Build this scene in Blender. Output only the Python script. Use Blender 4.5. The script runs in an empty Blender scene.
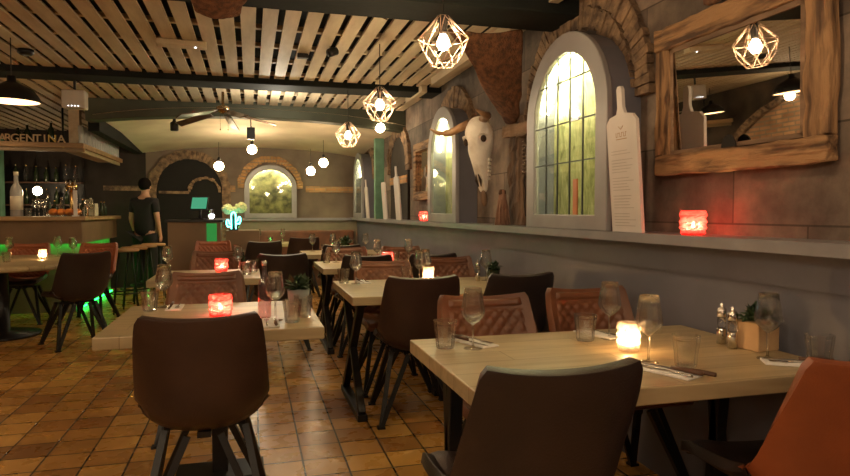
import bpy, bmesh, math, random
from mathutils import Vector, Matrix
random.seed(7)
PI = math.pi
scn = bpy.context.scene
COL = scn.collection
R = math.radians

# ------------------------------------------------------------------ materials
def new_mat(name):
    m = bpy.data.materials.new(name); m.use_nodes = True
    nt = m.node_tree; nt.nodes.clear()
    out = nt.nodes.new('ShaderNodeOutputMaterial')
    return m, nt, out

def N(nt, t, **kw):
    n = nt.nodes.new(t)
    for k, v in kw.items():
        if k.startswith('i_'):
            n.inputs[k[2:].replace('_', ' ')].default_value = v
        else:
            setattr(n, k, v)
    return n

def rgba(c): return (c[0], c[1], c[2], 1)

def mat(name, c1, c2=None, rough=.5, metal=0, scale=8, bump=0.0, stretch=(1, 1, 1), detail=4, spec=.5, bscale=None, lo=.35, hi=.65):
    m, nt, out = new_mat(name)
    b = N(nt, 'ShaderNodeBsdfPrincipled')
    b.inputs['Roughness'].default_value = rough
    b.inputs['Metallic'].default_value = metal
    b.inputs['Specular IOR Level'].default_value = spec
    nt.links.new(b.outputs[0], out.inputs[0])
    tc = N(nt, 'ShaderNodeTexCoord')
    mp = N(nt, 'ShaderNodeMapping'); mp.inputs['Scale'].default_value = stretch
    nt.links.new(tc.outputs['Object'], mp.inputs[0])
    if c2 is None: c2 = tuple(x * .8 for x in c1)
    nz = N(nt, 'ShaderNodeTexNoise'); nz.inputs['Scale'].default_value = scale; nz.inputs['Detail'].default_value = detail
    nt.links.new(mp.outputs[0], nz.inputs['Vector'])
    cr = N(nt, 'ShaderNodeValToRGB')
    cr.color_ramp.elements[0].position = lo; cr.color_ramp.elements[1].position = hi
    cr.color_ramp.elements[0].color = rgba(c2); cr.color_ramp.elements[1].color = rgba(c1)
    nt.links.new(nz.outputs[0], cr.inputs[0]); nt.links.new(cr.outputs[0], b.inputs['Base Color'])
    if bump:
        nb = N(nt, 'ShaderNodeTexNoise'); nb.inputs['Scale'].default_value = bscale or scale * 4; nb.inputs['Detail'].default_value = 5
        nt.links.new(mp.outputs[0], nb.inputs['Vector'])
        bp = N(nt, 'ShaderNodeBump'); bp.inputs['Strength'].default_value = bump; bp.inputs['Distance'].default_value = .02
        nt.links.new(nb.outputs[0], bp.inputs['Height']); nt.links.new(bp.outputs[0], b.inputs['Normal'])
    return m

def emis(name, c, s):
    m, nt, out = new_mat(name)
    e = N(nt, 'ShaderNodeEmission'); e.inputs[0].default_value = rgba(c); e.inputs[1].default_value = s
    nt.links.new(e.outputs[0], out.inputs[0]); return m

def glass(name, tint=(.96, .97, .96), gl=1.0, rough=.02, diff=0.0, ior=1.5):
    m, nt, out = new_mat(name)
    t = N(nt, 'ShaderNodeBsdfTransparent'); t.inputs[0].default_value = rgba(tint)
    g = N(nt, 'ShaderNodeBsdfGlossy'); g.inputs['Roughness'].default_value = rough; g.inputs[0].default_value = (gl, gl, gl, 1)
    lw = N(nt, 'ShaderNodeLayerWeight'); lw.inputs[0].default_value = .5
    pw = N(nt, 'ShaderNodeMath', operation='POWER'); pw.inputs[1].default_value = 3.5; nt.links.new(lw.outputs['Facing'], pw.inputs[0])
    fr = N(nt, 'ShaderNodeMath', operation='MULTIPLY_ADD'); fr.inputs[1].default_value = .8; fr.inputs[2].default_value = .09; nt.links.new(pw.outputs[0], fr.inputs[0])
    mx = N(nt, 'ShaderNodeMixShader')
    nt.links.new(fr.outputs[0], mx.inputs[0]); nt.links.new(t.outputs[0], mx.inputs[1]); nt.links.new(g.outputs[0], mx.inputs[2])
    last = mx
    if diff:
        d = N(nt, 'ShaderNodeBsdfDiffuse'); d.inputs[0].default_value = (.8, .8, .8, 1)
        m2 = N(nt, 'ShaderNodeMixShader'); m2.inputs[0].default_value = diff
        nt.links.new(mx.outputs[0], m2.inputs[1]); nt.links.new(d.outputs[0], m2.inputs[2]); last = m2
    nt.links.new(last.outputs[0], out.inputs[0]); return m

def realglass(name):
    m, nt, out = new_mat(name)
    g = N(nt, 'ShaderNodeBsdfGlass'); g.inputs['IOR'].default_value = 1.45; g.inputs['Roughness'].default_value = .0; g.inputs[0].default_value = (.97, .975, .97, 1)
    t = N(nt, 'ShaderNodeBsdfTransparent'); t.inputs[0].default_value = (.97, .97, .97, 1)
    mx = N(nt, 'ShaderNodeMixShader'); mx.inputs[0].default_value = .55
    nt.links.new(t.outputs[0], mx.inputs[1]); nt.links.new(g.outputs[0], mx.inputs[2])
    gs = N(nt, 'ShaderNodeBsdfGlossy'); gs.inputs['Roughness'].default_value = .03; gs.inputs[0].default_value = (1, 1, 1, 1)
    m2 = N(nt, 'ShaderNodeMixShader'); m2.inputs[0].default_value = .015
    nt.links.new(mx.outputs[0], m2.inputs[1]); nt.links.new(gs.outputs[0], m2.inputs[2]); nt.links.new(m2.outputs[0], out.inputs[0]); return m

def candleglass(name, c, tr=.45, tl=.4):
    m, nt, out = new_mat(name)
    t = N(nt, 'ShaderNodeBsdfTransparent'); t.inputs[0].default_value = rgba(c)
    l = N(nt, 'ShaderNodeBsdfTranslucent'); l.inputs[0].default_value = rgba(c)
    g = N(nt, 'ShaderNodeBsdfGlossy'); g.inputs['Roughness'].default_value = .08; g.inputs[0].default_value = (1, .9, .9, 1)
    a = N(nt, 'ShaderNodeMixShader'); a.inputs[0].default_value = tl / (tr + tl)
    b = N(nt, 'ShaderNodeMixShader'); b.inputs[0].default_value = 1 - tr - tl
    nt.links.new(t.outputs[0], a.inputs[1]); nt.links.new(l.outputs[0], a.inputs[2])
    nt.links.new(a.outputs[0], b.inputs[1]); nt.links.new(g.outputs[0], b.inputs[2])
    nt.links.new(b.outputs[0], out.inputs[0]); return m

def brickmat(name, c1, c2, mortar, scale=1, rot=(0, 0, 0), bw=.22, bh=.065, ms=.008, rough=.85, coords='Object', bump=.6):
    m, nt, out = new_mat(name)
    b = N(nt, 'ShaderNodeBsdfPrincipled'); b.inputs['Roughness'].default_value = rough
    nt.links.new(b.outputs[0], out.inputs[0])
    tc = N(nt, 'ShaderNodeTexCoord'); mp = N(nt, 'ShaderNodeMapping'); mp.inputs['Rotation'].default_value = rot
    nt.links.new(tc.outputs[coords], mp.inputs[0])
    br = N(nt, 'ShaderNodeTexBrick')
    br.inputs['Scale'].default_value = scale; br.inputs['Brick Width'].default_value = bw; br.inputs['Row Height'].default_value = bh
    br.inputs['Mortar Size'].default_value = ms; br.inputs['Color1'].default_value = rgba(c1); br.inputs['Color2'].default_value = rgba(c2)
    br.inputs['Mortar'].default_value = rgba(mortar)
    nt.links.new(mp.outputs[0], br.inputs[0])
    nz = N(nt, 'ShaderNodeTexNoise'); nz.inputs['Scale'].default_value = 6; nz.inputs['Detail'].default_value = 6
    nt.links.new(tc.outputs['Object'], nz.inputs[0])
    mr = N(nt, 'ShaderNodeMapRange'); mr.inputs[3].default_value = .45; mr.inputs[4].default_value = 1.45
    nt.links.new(nz.outputs[0], mr.inputs[0])
    mx = N(nt, 'ShaderNodeVectorMath', operation='SCALE')
    nt.links.new(br.outputs[0], mx.inputs[0]); nt.links.new(mr.outputs[0], mx.inputs['Scale'])
    nt.links.new(mx.outputs[0], b.inputs['Base Color'])
    bp = N(nt, 'ShaderNodeBump'); bp.inputs['Strength'].default_value = bump; bp.inputs['Distance'].default_value = .01; bp.invert = True
    nt.links.new(br.outputs['Fac'], bp.inputs['Height']); nt.links.new(bp.outputs[0], b.inputs['Normal'])
    return m

def floor_material():
    m, nt, out = new_mat('terracotta_tiles')
    b = N(nt, 'ShaderNodeBsdfPrincipled'); nt.links.new(b.outputs[0], out.inputs[0])
    tc = N(nt, 'ShaderNodeTexCoord'); mp = N(nt, 'ShaderNodeMapping'); mp.inputs['Location'].default_value = (-.031, .055, 0)
    nt.links.new(tc.outputs['Object'], mp.inputs[0])
    br = N(nt, 'ShaderNodeTexBrick'); br.offset = 0; br.squash = 1
    br.inputs['Scale'].default_value = 1; br.inputs['Brick Width'].default_value = .21; br.inputs['Row Height'].default_value = .203
    br.inputs['Mortar Size'].default_value = .0055; br.inputs['Mortar Smooth'].default_value = .3; br.inputs['Bias'].default_value = -.1
    br.inputs['Color1'].default_value = (.64, .335, .085, 1); br.inputs['Color2'].default_value = (.28, .11, .030, 1); br.inputs['Mortar'].default_value = (.028, .014, .009, 1)
    nt.links.new(mp.outputs[0], br.inputs[0])
    nz = N(nt, 'ShaderNodeTexNoise'); nz.inputs['Scale'].default_value = 2.2; nz.inputs['Detail'].default_value = 5
    nt.links.new(tc.outputs['Object'], nz.inputs[0])
    mr = N(nt, 'ShaderNodeMapRange'); mr.inputs[3].default_value = .55; mr.inputs[4].default_value = 1.4
    nt.links.new(nz.outputs[0], mr.inputs[0])
    mx = N(nt, 'ShaderNodeVectorMath', operation='SCALE')
    nt.links.new(br.outputs[0], mx.inputs[0]); nt.links.new(mr.outputs[0], mx.inputs['Scale'])
    nt.links.new(mx.outputs[0], b.inputs['Base Color'])
    n2 = N(nt, 'ShaderNodeTexNoise'); n2.inputs['Scale'].default_value = 9; nt.links.new(tc.outputs['Object'], n2.inputs[0])
    r2 = N(nt, 'ShaderNodeMapRange'); r2.inputs[3].default_value = .16; r2.inputs[4].default_value = .42
    nt.links.new(n2.outputs[0], r2.inputs[0]); nt.links.new(r2.outputs[0], b.inputs['Roughness'])
    bp = N(nt, 'ShaderNodeBump'); bp.inputs['Strength'].default_value = .5; bp.inputs['Distance'].default_value = .006; bp.invert = True
    nt.links.new(br.outputs['Fac'], bp.inputs['Height'])
    b2 = N(nt, 'ShaderNodeBump'); b2.inputs['Strength'].default_value = .12; b2.inputs['Distance'].default_value = .01
    nt.links.new(nz.outputs[0], b2.inputs['Height']); nt.links.new(bp.outputs[0], b2.inputs['Normal']); nt.links.new(b2.outputs[0], b.inputs['Normal'])
    return m

def wood_planks(name, c1, c2, seam, pw=.12, axis=1, rough=.45, grain=(1.2, 14, 14), seamw=.002):
    """boards laid side by side along one axis, with long grain"""
    m, nt, out = new_mat(name)
    b = N(nt, 'ShaderNodeBsdfPrincipled'); b.inputs['Roughness'].default_value = rough; nt.links.new(b.outputs[0], out.inputs[0])
    tc = N(nt, 'ShaderNodeTexCoord'); mp = N(nt, 'ShaderNodeMapping'); mp.inputs['Scale'].default_value = grain
    nt.links.new(tc.outputs['Object'], mp.inputs[0])
    nz = N(nt, 'ShaderNodeTexNoise'); nz.inputs['Scale'].default_value = 2.5; nz.inputs['Detail'].default_value = 6; nz.inputs['Distortion'].default_value = .6
    nt.links.new(mp.outputs[0], nz.inputs[0])
    cr = N(nt, 'ShaderNodeValToRGB'); cr.color_ramp.elements[0].position = .3; cr.color_ramp.elements[1].position = .7
    cr.color_ramp.elements[0].color = rgba(c2); cr.color_ramp.elements[1].color = rgba(c1)
    nt.links.new(nz.outputs[0], cr.inputs[0])
    br = N(nt, 'ShaderNodeTexBrick'); br.offset = .37
    br.inputs['Scale'].default_value = 1; br.inputs['Brick Width'].default_value = .95; br.inputs['Row Height'].default_value = pw
    br.inputs['Mortar Size'].default_value = seamw; br.inputs['Color1'].default_value = (1.08, 1.05, 1, 1); br.inputs['Color2'].default_value = (.82, .8, .78, 1)
    br.inputs['Mortar'].default_value = rgba(seam)
    if axis == 0:
        mr = N(nt, 'ShaderNodeMapping'); mr.inputs['Rotation'].default_value = (0, 0, PI / 2)
        nt.links.new(tc.outputs['Object'], mr.inputs[0]); nt.links.new(mr.outputs[0], br.inputs[0])
    elif axis == 2:
        mr = N(nt, 'ShaderNodeMapping'); mr.inputs['Rotation'].default_value = (PI / 2, 0, 0)
        nt.links.new(tc.outputs['Object'], mr.inputs[0]); nt.links.new(mr.outputs[0], br.inputs[0])
    else: nt.links.new(tc.outputs['Object'], br.inputs[0])
    mx = N(nt, 'ShaderNodeVectorMath', operation='MULTIPLY')
    nt.links.new(cr.outputs[0], mx.inputs[0]); nt.links.new(br.outputs[0], mx.inputs[1]); nt.links.new(mx.outputs[0], b.inputs['Base Color'])
    bp = N(nt, 'ShaderNodeBump'); bp.inputs['Strength'].default_value = .15; bp.inputs['Distance'].default_value = .005
    nt.links.new(nz.outputs[0], bp.inputs['Height']); nt.links.new(bp.outputs[0], b.inputs['Normal'])
    return m

def wall_material():
    """mottled slate and worn plaster slabs"""
    m, nt, out = new_mat('mottled_slab_plaster')
    b = N(nt, 'ShaderNodeBsdfPrincipled'); b.inputs['Roughness'].default_value = .8; nt.links.new(b.outputs[0], out.inputs[0])
    tc = N(nt, 'ShaderNodeTexCoord')
    br = N(nt, 'ShaderNodeTexBrick'); br.offset = .4
    br.inputs['Scale'].default_value = 1; br.inputs['Brick Width'].default_value = .62; br.inputs['Row Height'].default_value = .36
    br.inputs['Mortar Size'].default_value = .004
    br.inputs['Color1'].default_value = (.22, .175, .145, 1); br.inputs['Color2'].default_value = (.075, .060, .054, 1); br.inputs['Mortar'].default_value = (.07, .055, .045, 1)
    mp = N(nt, 'ShaderNodeMapping'); mp.inputs['Rotation'].default_value = (PI / 2, 0, 0); mp.inputs['Location'].default_value = (.1, .02, 0)
    nt.links.new(tc.outputs['Object'], mp.inputs[0]); nt.links.new(mp.outputs[0], br.inputs[0])
    nz = N(nt, 'ShaderNodeTexNoise'); nz.inputs['Scale'].default_value = 2.6; nz.inputs['Detail'].default_value = 8; nz.inputs['Roughness'].default_value = .62
    nt.links.new(tc.outputs['Object'], nz.inputs[0])
    cr = N(nt, 'ShaderNodeValToRGB'); e = cr.color_ramp.elements
    e[0].position = .33; e[0].color = (.42, .38, .38, 1); e[1].position = .68; e[1].color = (1.75, 1.6, 1.45, 1)
    x = cr.color_ramp.elements.new(.5); x.color = (.95, .9, .85, 1)
    nt.links.new(nz.outputs[0], cr.inputs[0])
    mx = N(nt, 'ShaderNodeVectorMath', operation='MULTIPLY')
    nt.links.new(br.outputs[0], mx.inputs[0]); nt.links.new(cr.outputs[0], mx.inputs[1]); nt.links.new(mx.outputs[0], b.inputs['Base Color'])
    n2 = N(nt, 'ShaderNodeTexNoise'); n2.inputs['Scale'].default_value = 14; n2.inputs['Detail'].default_value = 8
    nt.links.new(tc.outputs['Object'], n2.inputs[0])
    bp = N(nt, 'ShaderNodeBump'); bp.inputs['Strength'].default_value = .5; bp.inputs['Distance'].default_value = .02
    nt.links.new(n2.outputs[0], bp.inputs['Height']); nt.links.new(bp.outputs[0], b.inputs['Normal'])
    return m

def backing_material():
    """tinted backing with upright bottle-like smears"""
    m, nt, out = new_mat('tinted_backing')
    b = N(nt, 'ShaderNodeBsdfPrincipled'); b.inputs['Roughness'].default_value = .4; nt.links.new(b.outputs[0], out.inputs[0])
    tc = N(nt, 'ShaderNodeTexCoord'); mp = N(nt, 'ShaderNodeMapping'); mp.inputs['Scale'].default_value = (5, 5, 1.7)
    nt.links.new(tc.outputs['Object'], mp.inputs[0])
    nz = N(nt, 'ShaderNodeTexNoise'); nz.inputs['Scale'].default_value = 4; nz.inputs['Detail'].default_value = 4; nz.inputs['Distortion'].default_value = 1.2
    nt.links.new(mp.outputs[0], nz.inputs[0])
    cr = N(nt, 'ShaderNodeValToRGB'); e = cr.color_ramp.elements
    e[0].position = .3; e[0].color = (.22, .225, .10, 1); e[1].position = .72; e[1].color = (.76, .72, .46, 1)
    x = cr.color_ramp.elements.new(.5); x.color = (.48, .48, .26, 1)
    nt.links.new(nz.outputs[0], cr.inputs[0]); nt.links.new(cr.outputs[0], b.inputs['Base Color'])
    return m

M = {}
M['floor'] = floor_material()
M['grey'] = mat('grey_paint', (.150, .150, .185), (.122, .122, .150), rough=.45, scale=3)
M['olive'] = mat('olive_beige_paint', (.25, .215, .14), (.20, .17, .11), rough=.5, scale=3)
M['ledge'] = mat('light_grey_paint', (.265, .26, .285), (.22, .215, .235), rough=.35, scale=5)
M['frame_grey'] = mat('warm_grey_paint', (.30, .29, .305), (.25, .24, .25), rough=.4, scale=4)
M['slab'] = wall_material()
M['plaster'] = mat('cream_plaster', (.68, .57, .42), (.56, .46, .33), rough=.8, scale=2, bump=.1)
M['slat'] = mat('pale_slat', (.62, .51, .35), (.46, .36, .235), rough=.6, scale=1.6, stretch=(6, 1, 6), bump=.1)
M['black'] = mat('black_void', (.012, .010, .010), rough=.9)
M['beam'] = mat('dark_green_beam', (.014, .016, .015), (.008, .010, .009), rough=.8, scale=3, bump=.1, spec=.2)
M['greenbeam'] = mat('grey_green_paint', (.07, .078, .048), (.045, .05, .032), rough=.6, scale=3)
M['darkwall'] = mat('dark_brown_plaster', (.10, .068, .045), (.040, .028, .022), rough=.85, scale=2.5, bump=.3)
M['nightwall'] = mat('dark_plaster_and_shade', (.035, .025, .020), (.018, .013, .011), rough=.9, scale=3)
M['backwall'] = mat('brown_plaster', (.21, .16, .12), (.135, .10, .078), rough=.85, scale=2.2, bump=.3, detail=7)
M['band'] = brickmat('orange_brick_band', (.55, .30, .12), (.38, .19, .08), (.30, .22, .14), rot=(PI / 2, 0, 0), bw=.2, bh=.06)
M['brick'] = mat('old_brick', (.34, .22, .13), (.10, .065, .045), rough=.95, scale=13, bump=.6, detail=7)
M['brickwall'] = brickmat('brick_wall', (.58, .33, .18), (.38, .20, .11), (.30, .23, .16), rot=(PI / 2, 0, 0), ms=.012)
M['oak'] = wood_planks('bleached_oak', (.50, .40, .235), (.36, .28, .155), (.5, .45, .4), pw=.135, axis=1, rough=.38, grain=(1.0, 9, 9))
M['oak_edge'] = M['oak']
M['leather_brown'] = mat('brown_leather', (.050, .025, .018), (.032, .016, .012), rough=.38, scale=5, bump=.12, bscale=160)
M['leather_tan'] = mat('cognac_leather', (.20, .075, .034), (.12, .046, .022), rough=.40, scale=5, bump=.12, bscale=160)
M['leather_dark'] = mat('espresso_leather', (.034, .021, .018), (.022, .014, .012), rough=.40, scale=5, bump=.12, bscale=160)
M['leather_orange'] = mat('orange_leather', (.34, .088, .028), (.24, .062, .020), rough=.42, scale=5, bump=.12, bscale=160)
M['blackmetal'] = mat('black_metal', (.014, .013, .013), rough=.42, metal=.3, scale=20)
M['chrome'] = mat('chrome', (.75, .73, .70), rough=.15, metal=1, scale=20)
M['brass'] = mat('brass', (.65, .45, .18), rough=.25, metal=1, scale=20)
M['steel'] = mat('cutlery_steel', (.6, .58, .55), rough=.22, metal=1, scale=20)
M['darkwood'] = mat('dark_wood_handle', (.10, .045, .022), rough=.5, scale=20)
M['oldwood'] = mat('weathered_wood', (.37, .21, .10), (.085, .042, .022), rough=.75, scale=2.8, stretch=(1, 10, 10), bump=.9, detail=9, bscale=6, lo=.36, hi=.56)
M['oldwood_v'] = mat('weathered_wood_upright', (.37, .21, .10), (.085, .042, .022), rough=.75, scale=2.8, stretch=(10, 10, 1), bump=.9, detail=9, bscale=6, lo=.36, hi=.56)
M['drift_v'] = mat('grey_driftwood', (.22, .135, .085), (.09, .055, .038), rough=.85, scale=2.5, stretch=(6, 6, 1), bump=.7, detail=8, bscale=6)
M['drift'] = mat('driftwood_board', (.30, .19, .12), (.13, .08, .05), rough=.85, scale=2.5, stretch=(1, 6, 6), bump=.7, detail=8, bscale=6)
M['hide'] = mat('brown_hide', (.25, .105, .045), (.10, .042, .022), rough=.8, scale=10, bump=.9, stretch=(3, 3, 1), detail=7)
M['bone'] = mat('bleached_bone', (.82, .77, .70), (.50, .42, .34), rough=.55, scale=7, bump=.3, lo=.2, hi=.5)
M['socket'] = mat('bone_hollow_shade', (.055, .032, .02), (.03, .018, .012), rough=.9)  # dark brown puts the shade of the hollows into sockets and nostrils
M['horn'] = mat('brown_horn', (.42, .24, .12), (.16, .08, .04), rough=.3, scale=6)
M['white'] = mat('white_board', (.66, .62, .60), (.58, .54, .52), rough=.5, scale=4)
M['whitebox'] = mat('white_plastic', (.55, .49, .42), (.48, .42, .36), rough=.5)
M['menu_ink'] = mat('grey_brown_ink', (.48, .44, .42), rough=.7)
M['gold_ink'] = mat('brown_emblem', (.40, .26, .14), rough=.6)
M['copper'] = mat('copper_wire', (.85, .62, .50), rough=.4, metal=.4, scale=20)
M['rubber'] = mat('black_cord', (.01, .01, .01), rough=.6)
M['glass'] = realglass('clear_glass')
M['frosty'] = glass('stacked_glass', diff=.35, rough=.05)
M['pane'] = glass('tinted_pane', tint=(.90, .93, .78), gl=.5, rough=.03)
M['pinkglass'] = glass('pinkish_bottle_glass', tint=(.85, .62, .62), diff=.03)
M['redglass'] = candleglass('red_candle_glass', (1, .27, .29), .44, .36)
M['whiteglass'] = candleglass('clear_candle_glass', (1, .95, .86), .62, .20)
M['wax'] = mat('candle_wax', (.8, .7, .55), rough=.5)
M['flame'] = emis('candle_flame', (1, .62, .28), 900)
M['bulb'] = emis('warm_bulb', (1, .73, .41), 125)
M['bulb_small'] = emis('frosted_bulb', (1, .74, .43), 30)
M['lampdisc'] = emis('lamp_glow_inside', (1, .58, .25), 3.0)
M['windowlamp'] = emis('hidden_arch_lamp', (1, .88, .64), 85)
M['led'] = emis('green_led', (.015, 1, .08), 7)
M['green_light'] = emis('green_light_panel', (.06, .42, .08), .28)
M['neon'] = emis('cyan_neon', (.12, .95, .85), 5)
M['whiteled'] = emis('white_led', (.9, .95, 1), 4)
M['screen'] = emis('green_screen_glow', (.06, .30, .16), .6)
M['mirror'] = mat('mirror_silver', (.86, .84, .80), (.84, .82, .78), rough=.015, metal=1)
M['backing'] = backing_material()
M['reflection_backing'] = mat('olive_reflection', (.30, .27, .14), (.05, .05, .03), rough=.5, scale=9, detail=5)
M['lead'] = mat('lead_bar', (.06, .065, .06), rough=.5, metal=.5)
M['napkin'] = mat('white_napkin', (.78, .75, .72), (.7, .67, .64), rough=.8, scale=20)
M['paper_pot'] = mat('kraft_pot', (.50, .33, .17), (.42, .27, .14), rough=.8, scale=12)
M['grey_pot'] = mat('grey_pot', (.32, .33, .31), (.26, .27, .26), rough=.7, scale=8)
M['leaf'] = mat('dark_leaf', (.045, .085, .03), (.02, .04, .015), rough=.5, scale=10)
M['flower'] = mat('cream_petals', (.75, .78, .42), (.55, .62, .28), rough=.6, scale=12)
M['bar_wood'] = mat('bar_top_wood', (.42, .28, .14), (.30, .19, .09), rough=.4, scale=2, stretch=(1, 6, 6))
M['bar_body'] = mat('bar_panel_brown', (.22, .135, .07), (.16, .095, .05), rough=.6, scale=2)
M['shelfwood'] = mat('shelf_wood', (.40, .25, .12), (.26, .16, .08), rough=.5, scale=2, stretch=(1, 6, 6))
M['letter'] = mat('letter_wood', (.72, .55, .34), (.6, .45, .27), rough=.6)
M['letter2'] = mat('letter_wood_yellow', (.72, .50, .12), (.62, .42, .10), rough=.6)
M['dark_glass'] = mat('dark_bottle_glass', (.02, .03, .012), rough=.1, scale=5)
M['label'] = mat('bottle_label', (.75, .70, .60), (.68, .62, .5), rough=.6)
M['redlabel'] = mat('red_label_mark', (.55, .10, .06), rough=.6)
M['orange_fruit'] = mat('orange_peel', (.85, .30, .04), (.75, .22, .03), rough=.45, scale=40)
M['skin'] = mat('skin', (.50, .28, .19), (.46, .25, .17), rough=.5)
M['hair'] = mat('dark_hair', (.010, .008, .007), rough=.95, spec=.1)
M['blackcloth'] = mat('black_cloth', (.014, .013, .016), rough=.9)
M['seatwood'] = mat('stool_seat_wood', (.42, .24, .11), (.32, .18, .08), rough=.5, scale=3)
M['twig'] = mat('pinkish_twigs', (.42, .24, .17), (.24, .13, .09), rough=.8, scale=12)
M['card'] = mat('pale_card', (.55, .52, .40), (.5, .46, .36), rough=.7)
M['blue'] = mat('blue_glass_chip', (.03, .03, .30), rough=.2)
M['orange_strip'] = mat('orange_glass_strip', (.55, .16, .04), rough=.4)
M['greenpost'] = mat('green_painted_wood', (.14, .30, .20), (.10, .22, .14), rough=.5)
M['fanhub'] = mat('fan_hub_metal', (.45, .33, .20), (.3, .2, .1), rough=.2, metal=1)
M['fanblade'] = mat('fan_blade_wood', (.16, .10, .06), (.07, .04, .025), rough=.3)

# ------------------------------------------------------------------ mesh helpers
def frame_from(d):
    d = d.normalized()
    a = Vector((0, 0, 1)) if abs(d.z) < .9 else Vector((1, 0, 0))
    u = d.cross(a).normalized(); v = d.cross(u).normalized()
    return u, v

class MB:
    def __init__(s): s.v = []; s.f = []; s.mi = []; s.sm = []
    def add(s, vs, fs, mi=0, sm=False):
        b = len(s.v); s.v += [tuple(x) for x in vs]
        for f in fs: s.f.append(tuple(b + i for i in f)); s.mi.append(mi); s.sm.append(sm)
        return s
    def box(s, c, d, mi=0, rot=None):
        x, y, z = d[0] / 2, d[1] / 2, d[2] / 2
        vs = [Vector((sx * x, sy * y, sz * z)) for sz in (-1, 1) for sy in (-1, 1) for sx in (-1, 1)]
        if rot is not None: vs = [rot @ v for v in vs]
        c = Vector(c); vs = [v + c for v in vs]
        return s.add(vs, [(0, 2, 3, 1), (4, 5, 7, 6), (0, 1, 5, 4), (2, 6, 7, 3), (0, 4, 6, 2), (1, 3, 7, 5)], mi)
    def bb(s, x0, x1, y0, y1, z0, z1, mi=0):
        return s.box(((x0 + x1) / 2, (y0 + y1) / 2, (z0 + z1) / 2), (x1 - x0, y1 - y0, z1 - z0), mi)
    def bar(s, p, q, w, h=None, mi=0):
        p, q = Vector(p), Vector(q); h = h or w; u, v = frame_from(q - p)
        vs = []
        for c in (p, q):
            for a, b in ((-1, -1), (1, -1), (1, 1), (-1, 1)): vs.append(c + u * a * w / 2 + v * b * h / 2)
        return s.add(vs, [(0, 1, 2, 3), (7, 6, 5, 4), (0, 4, 5, 1), (1, 5, 6, 2), (2, 6, 7, 3), (3, 7, 4, 0)], mi)
    def tube(s, pts, r, n=8, mi=0, caps=True):
        pts = [Vector(p) for p in pts]
        rs = r if isinstance(r, (list, tuple)) else [r] * len(pts)
        vs = []; fs = []; u = None
        for i, p in enumerate(pts):
            d = pts[min(i + 1, len(pts) - 1)] - pts[max(i - 1, 0)]
            if u is None: u, v = frame_from(d)
            else:
                d = d.normalized(); u = (u - d * u.dot(d)).normalized(); v = d.cross(u)
            for k in range(n):
                a = 2 * PI * k / n; vs.append(p + (u * math.cos(a) + v * math.sin(a)) * rs[i])
        for i in range(len(pts) - 1):
            for k in range(n):
                fs.append((i * n + k, i * n + (k + 1) % n, (i + 1) * n + (k + 1) % n, (i + 1) * n + k))
        if caps: fs.append(tuple(range(n))[::-1]); fs.append(tuple((len(pts) - 1) * n + k for k in range(n)))
        return s.add(vs, fs, mi, True)
    def lathe(s, prof, n=16, c=(0, 0, 0), mi=0, sm=True, rot=None, twist=0, caps=True):
        vs = []; fs = []; c = Vector(c)
        for j, (r, z) in enumerate(prof):
            for k in range(n):
                a = 2 * PI * (k + twist * (j % 2)) / n
                v = Vector((r * math.cos(a), r * math.sin(a), z))
                if rot is not None: v = rot @ v
                vs.append(v + c)
        for j in range(len(prof) - 1):
            for k in range(n):
                fs.append((j * n + k, j * n + (k + 1) % n, (j + 1) * n + (k + 1) % n, (j + 1) * n + k))
        if caps and prof[0][0] > 1e-6: fs.append(tuple(range(n))[::-1])
        if caps and prof[-1][0] > 1e-6: fs.append(tuple((len(prof) - 1) * n + k for k in range(n)))
        return s.add(vs, fs, mi, sm)
    def ball(s, c, r, n=12, m=8, mi=0, sc=(1, 1, 1)):
        prof = [(max(1e-7, r * math.sin(PI * j / m)), -r * math.cos(PI * j / m)) for j in range(m + 1)]
        b = len(s.v); s.lathe(prof, n, (0, 0, 0), mi)
        for i in range(b, len(s.v)):
            v = s.v[i]; s.v[i] = (c[0] + v[0] * sc[0], c[1] + v[1] * sc[1], c[2] + v[2] * sc[2])
        return s
    def prism(s, poly, y0, y1, mi=0):
        """polygon in XZ, extruded along Y"""
        n = len(poly); vs = [(x, y0, z) for x, z in poly] + [(x, y1, z) for x, z in poly]
        fs = [tuple(range(n)), tuple(range(2 * n - 1, n - 1, -1))] + [(i, n + i, n + (i + 1) % n, (i + 1) % n) for i in range(n)]
        return s.add(vs, fs, mi)
    def ring(s, outer, inner, y0, y1, mi=0, sm=False):
        """band between two matching open/closed outlines in XZ, extruded along Y"""
        n = len(outer); vs = [(x, y0, z) for x, z in outer] + [(x, y0, z) for x, z in inner] + [(x, y1, z) for x, z in outer] + [(x, y1, z) for x, z in inner]
        fs = []
        for i in range(n):
            j = (i + 1) % n
            fs += [(i, j, n + j, n + i), (2 * n + i, 3 * n + i, 3 * n + j, 2 * n + j), (i, 2 * n + i, 2 * n + j, j), (n + i, n + j, 3 * n + j, 3 * n + i)]
        return s.add(vs, fs, mi, sm)
    def build(s, name, mats, parent=None, bevel=0, seg=2, loc=(0, 0, 0), rot=(0, 0, 0), clean=True):
        me = bpy.data.meshes.new(name); me.from_pydata(s.v, [], s.f)
        if not isinstance(mats, (list, tuple)): mats = [mats]
        for m in mats: me.materials.append(M[m] if isinstance(m, str) else m)
        me.polygons.foreach_set('material_index', s.mi); me.polygons.foreach_set('use_smooth', s.sm)
        if clean:
            bm = bmesh.new(); bm.from_mesh(me); bmesh.ops.recalc_face_normals(bm, faces=bm.faces); bm.to_mesh(me); bm.free()
        me.update()
        o = bpy.data.objects.new(name, me); COL.objects.link(o); o.location = loc; o.rotation_euler = rot
        if parent: o.parent = parent
        if bevel:
            b = o.modifiers.new('bevel', 'BEVEL'); b.width = bevel; b.segments = seg; b.limit_method = 'ANGLE'; b.angle_limit = R(40)
        return o

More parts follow.
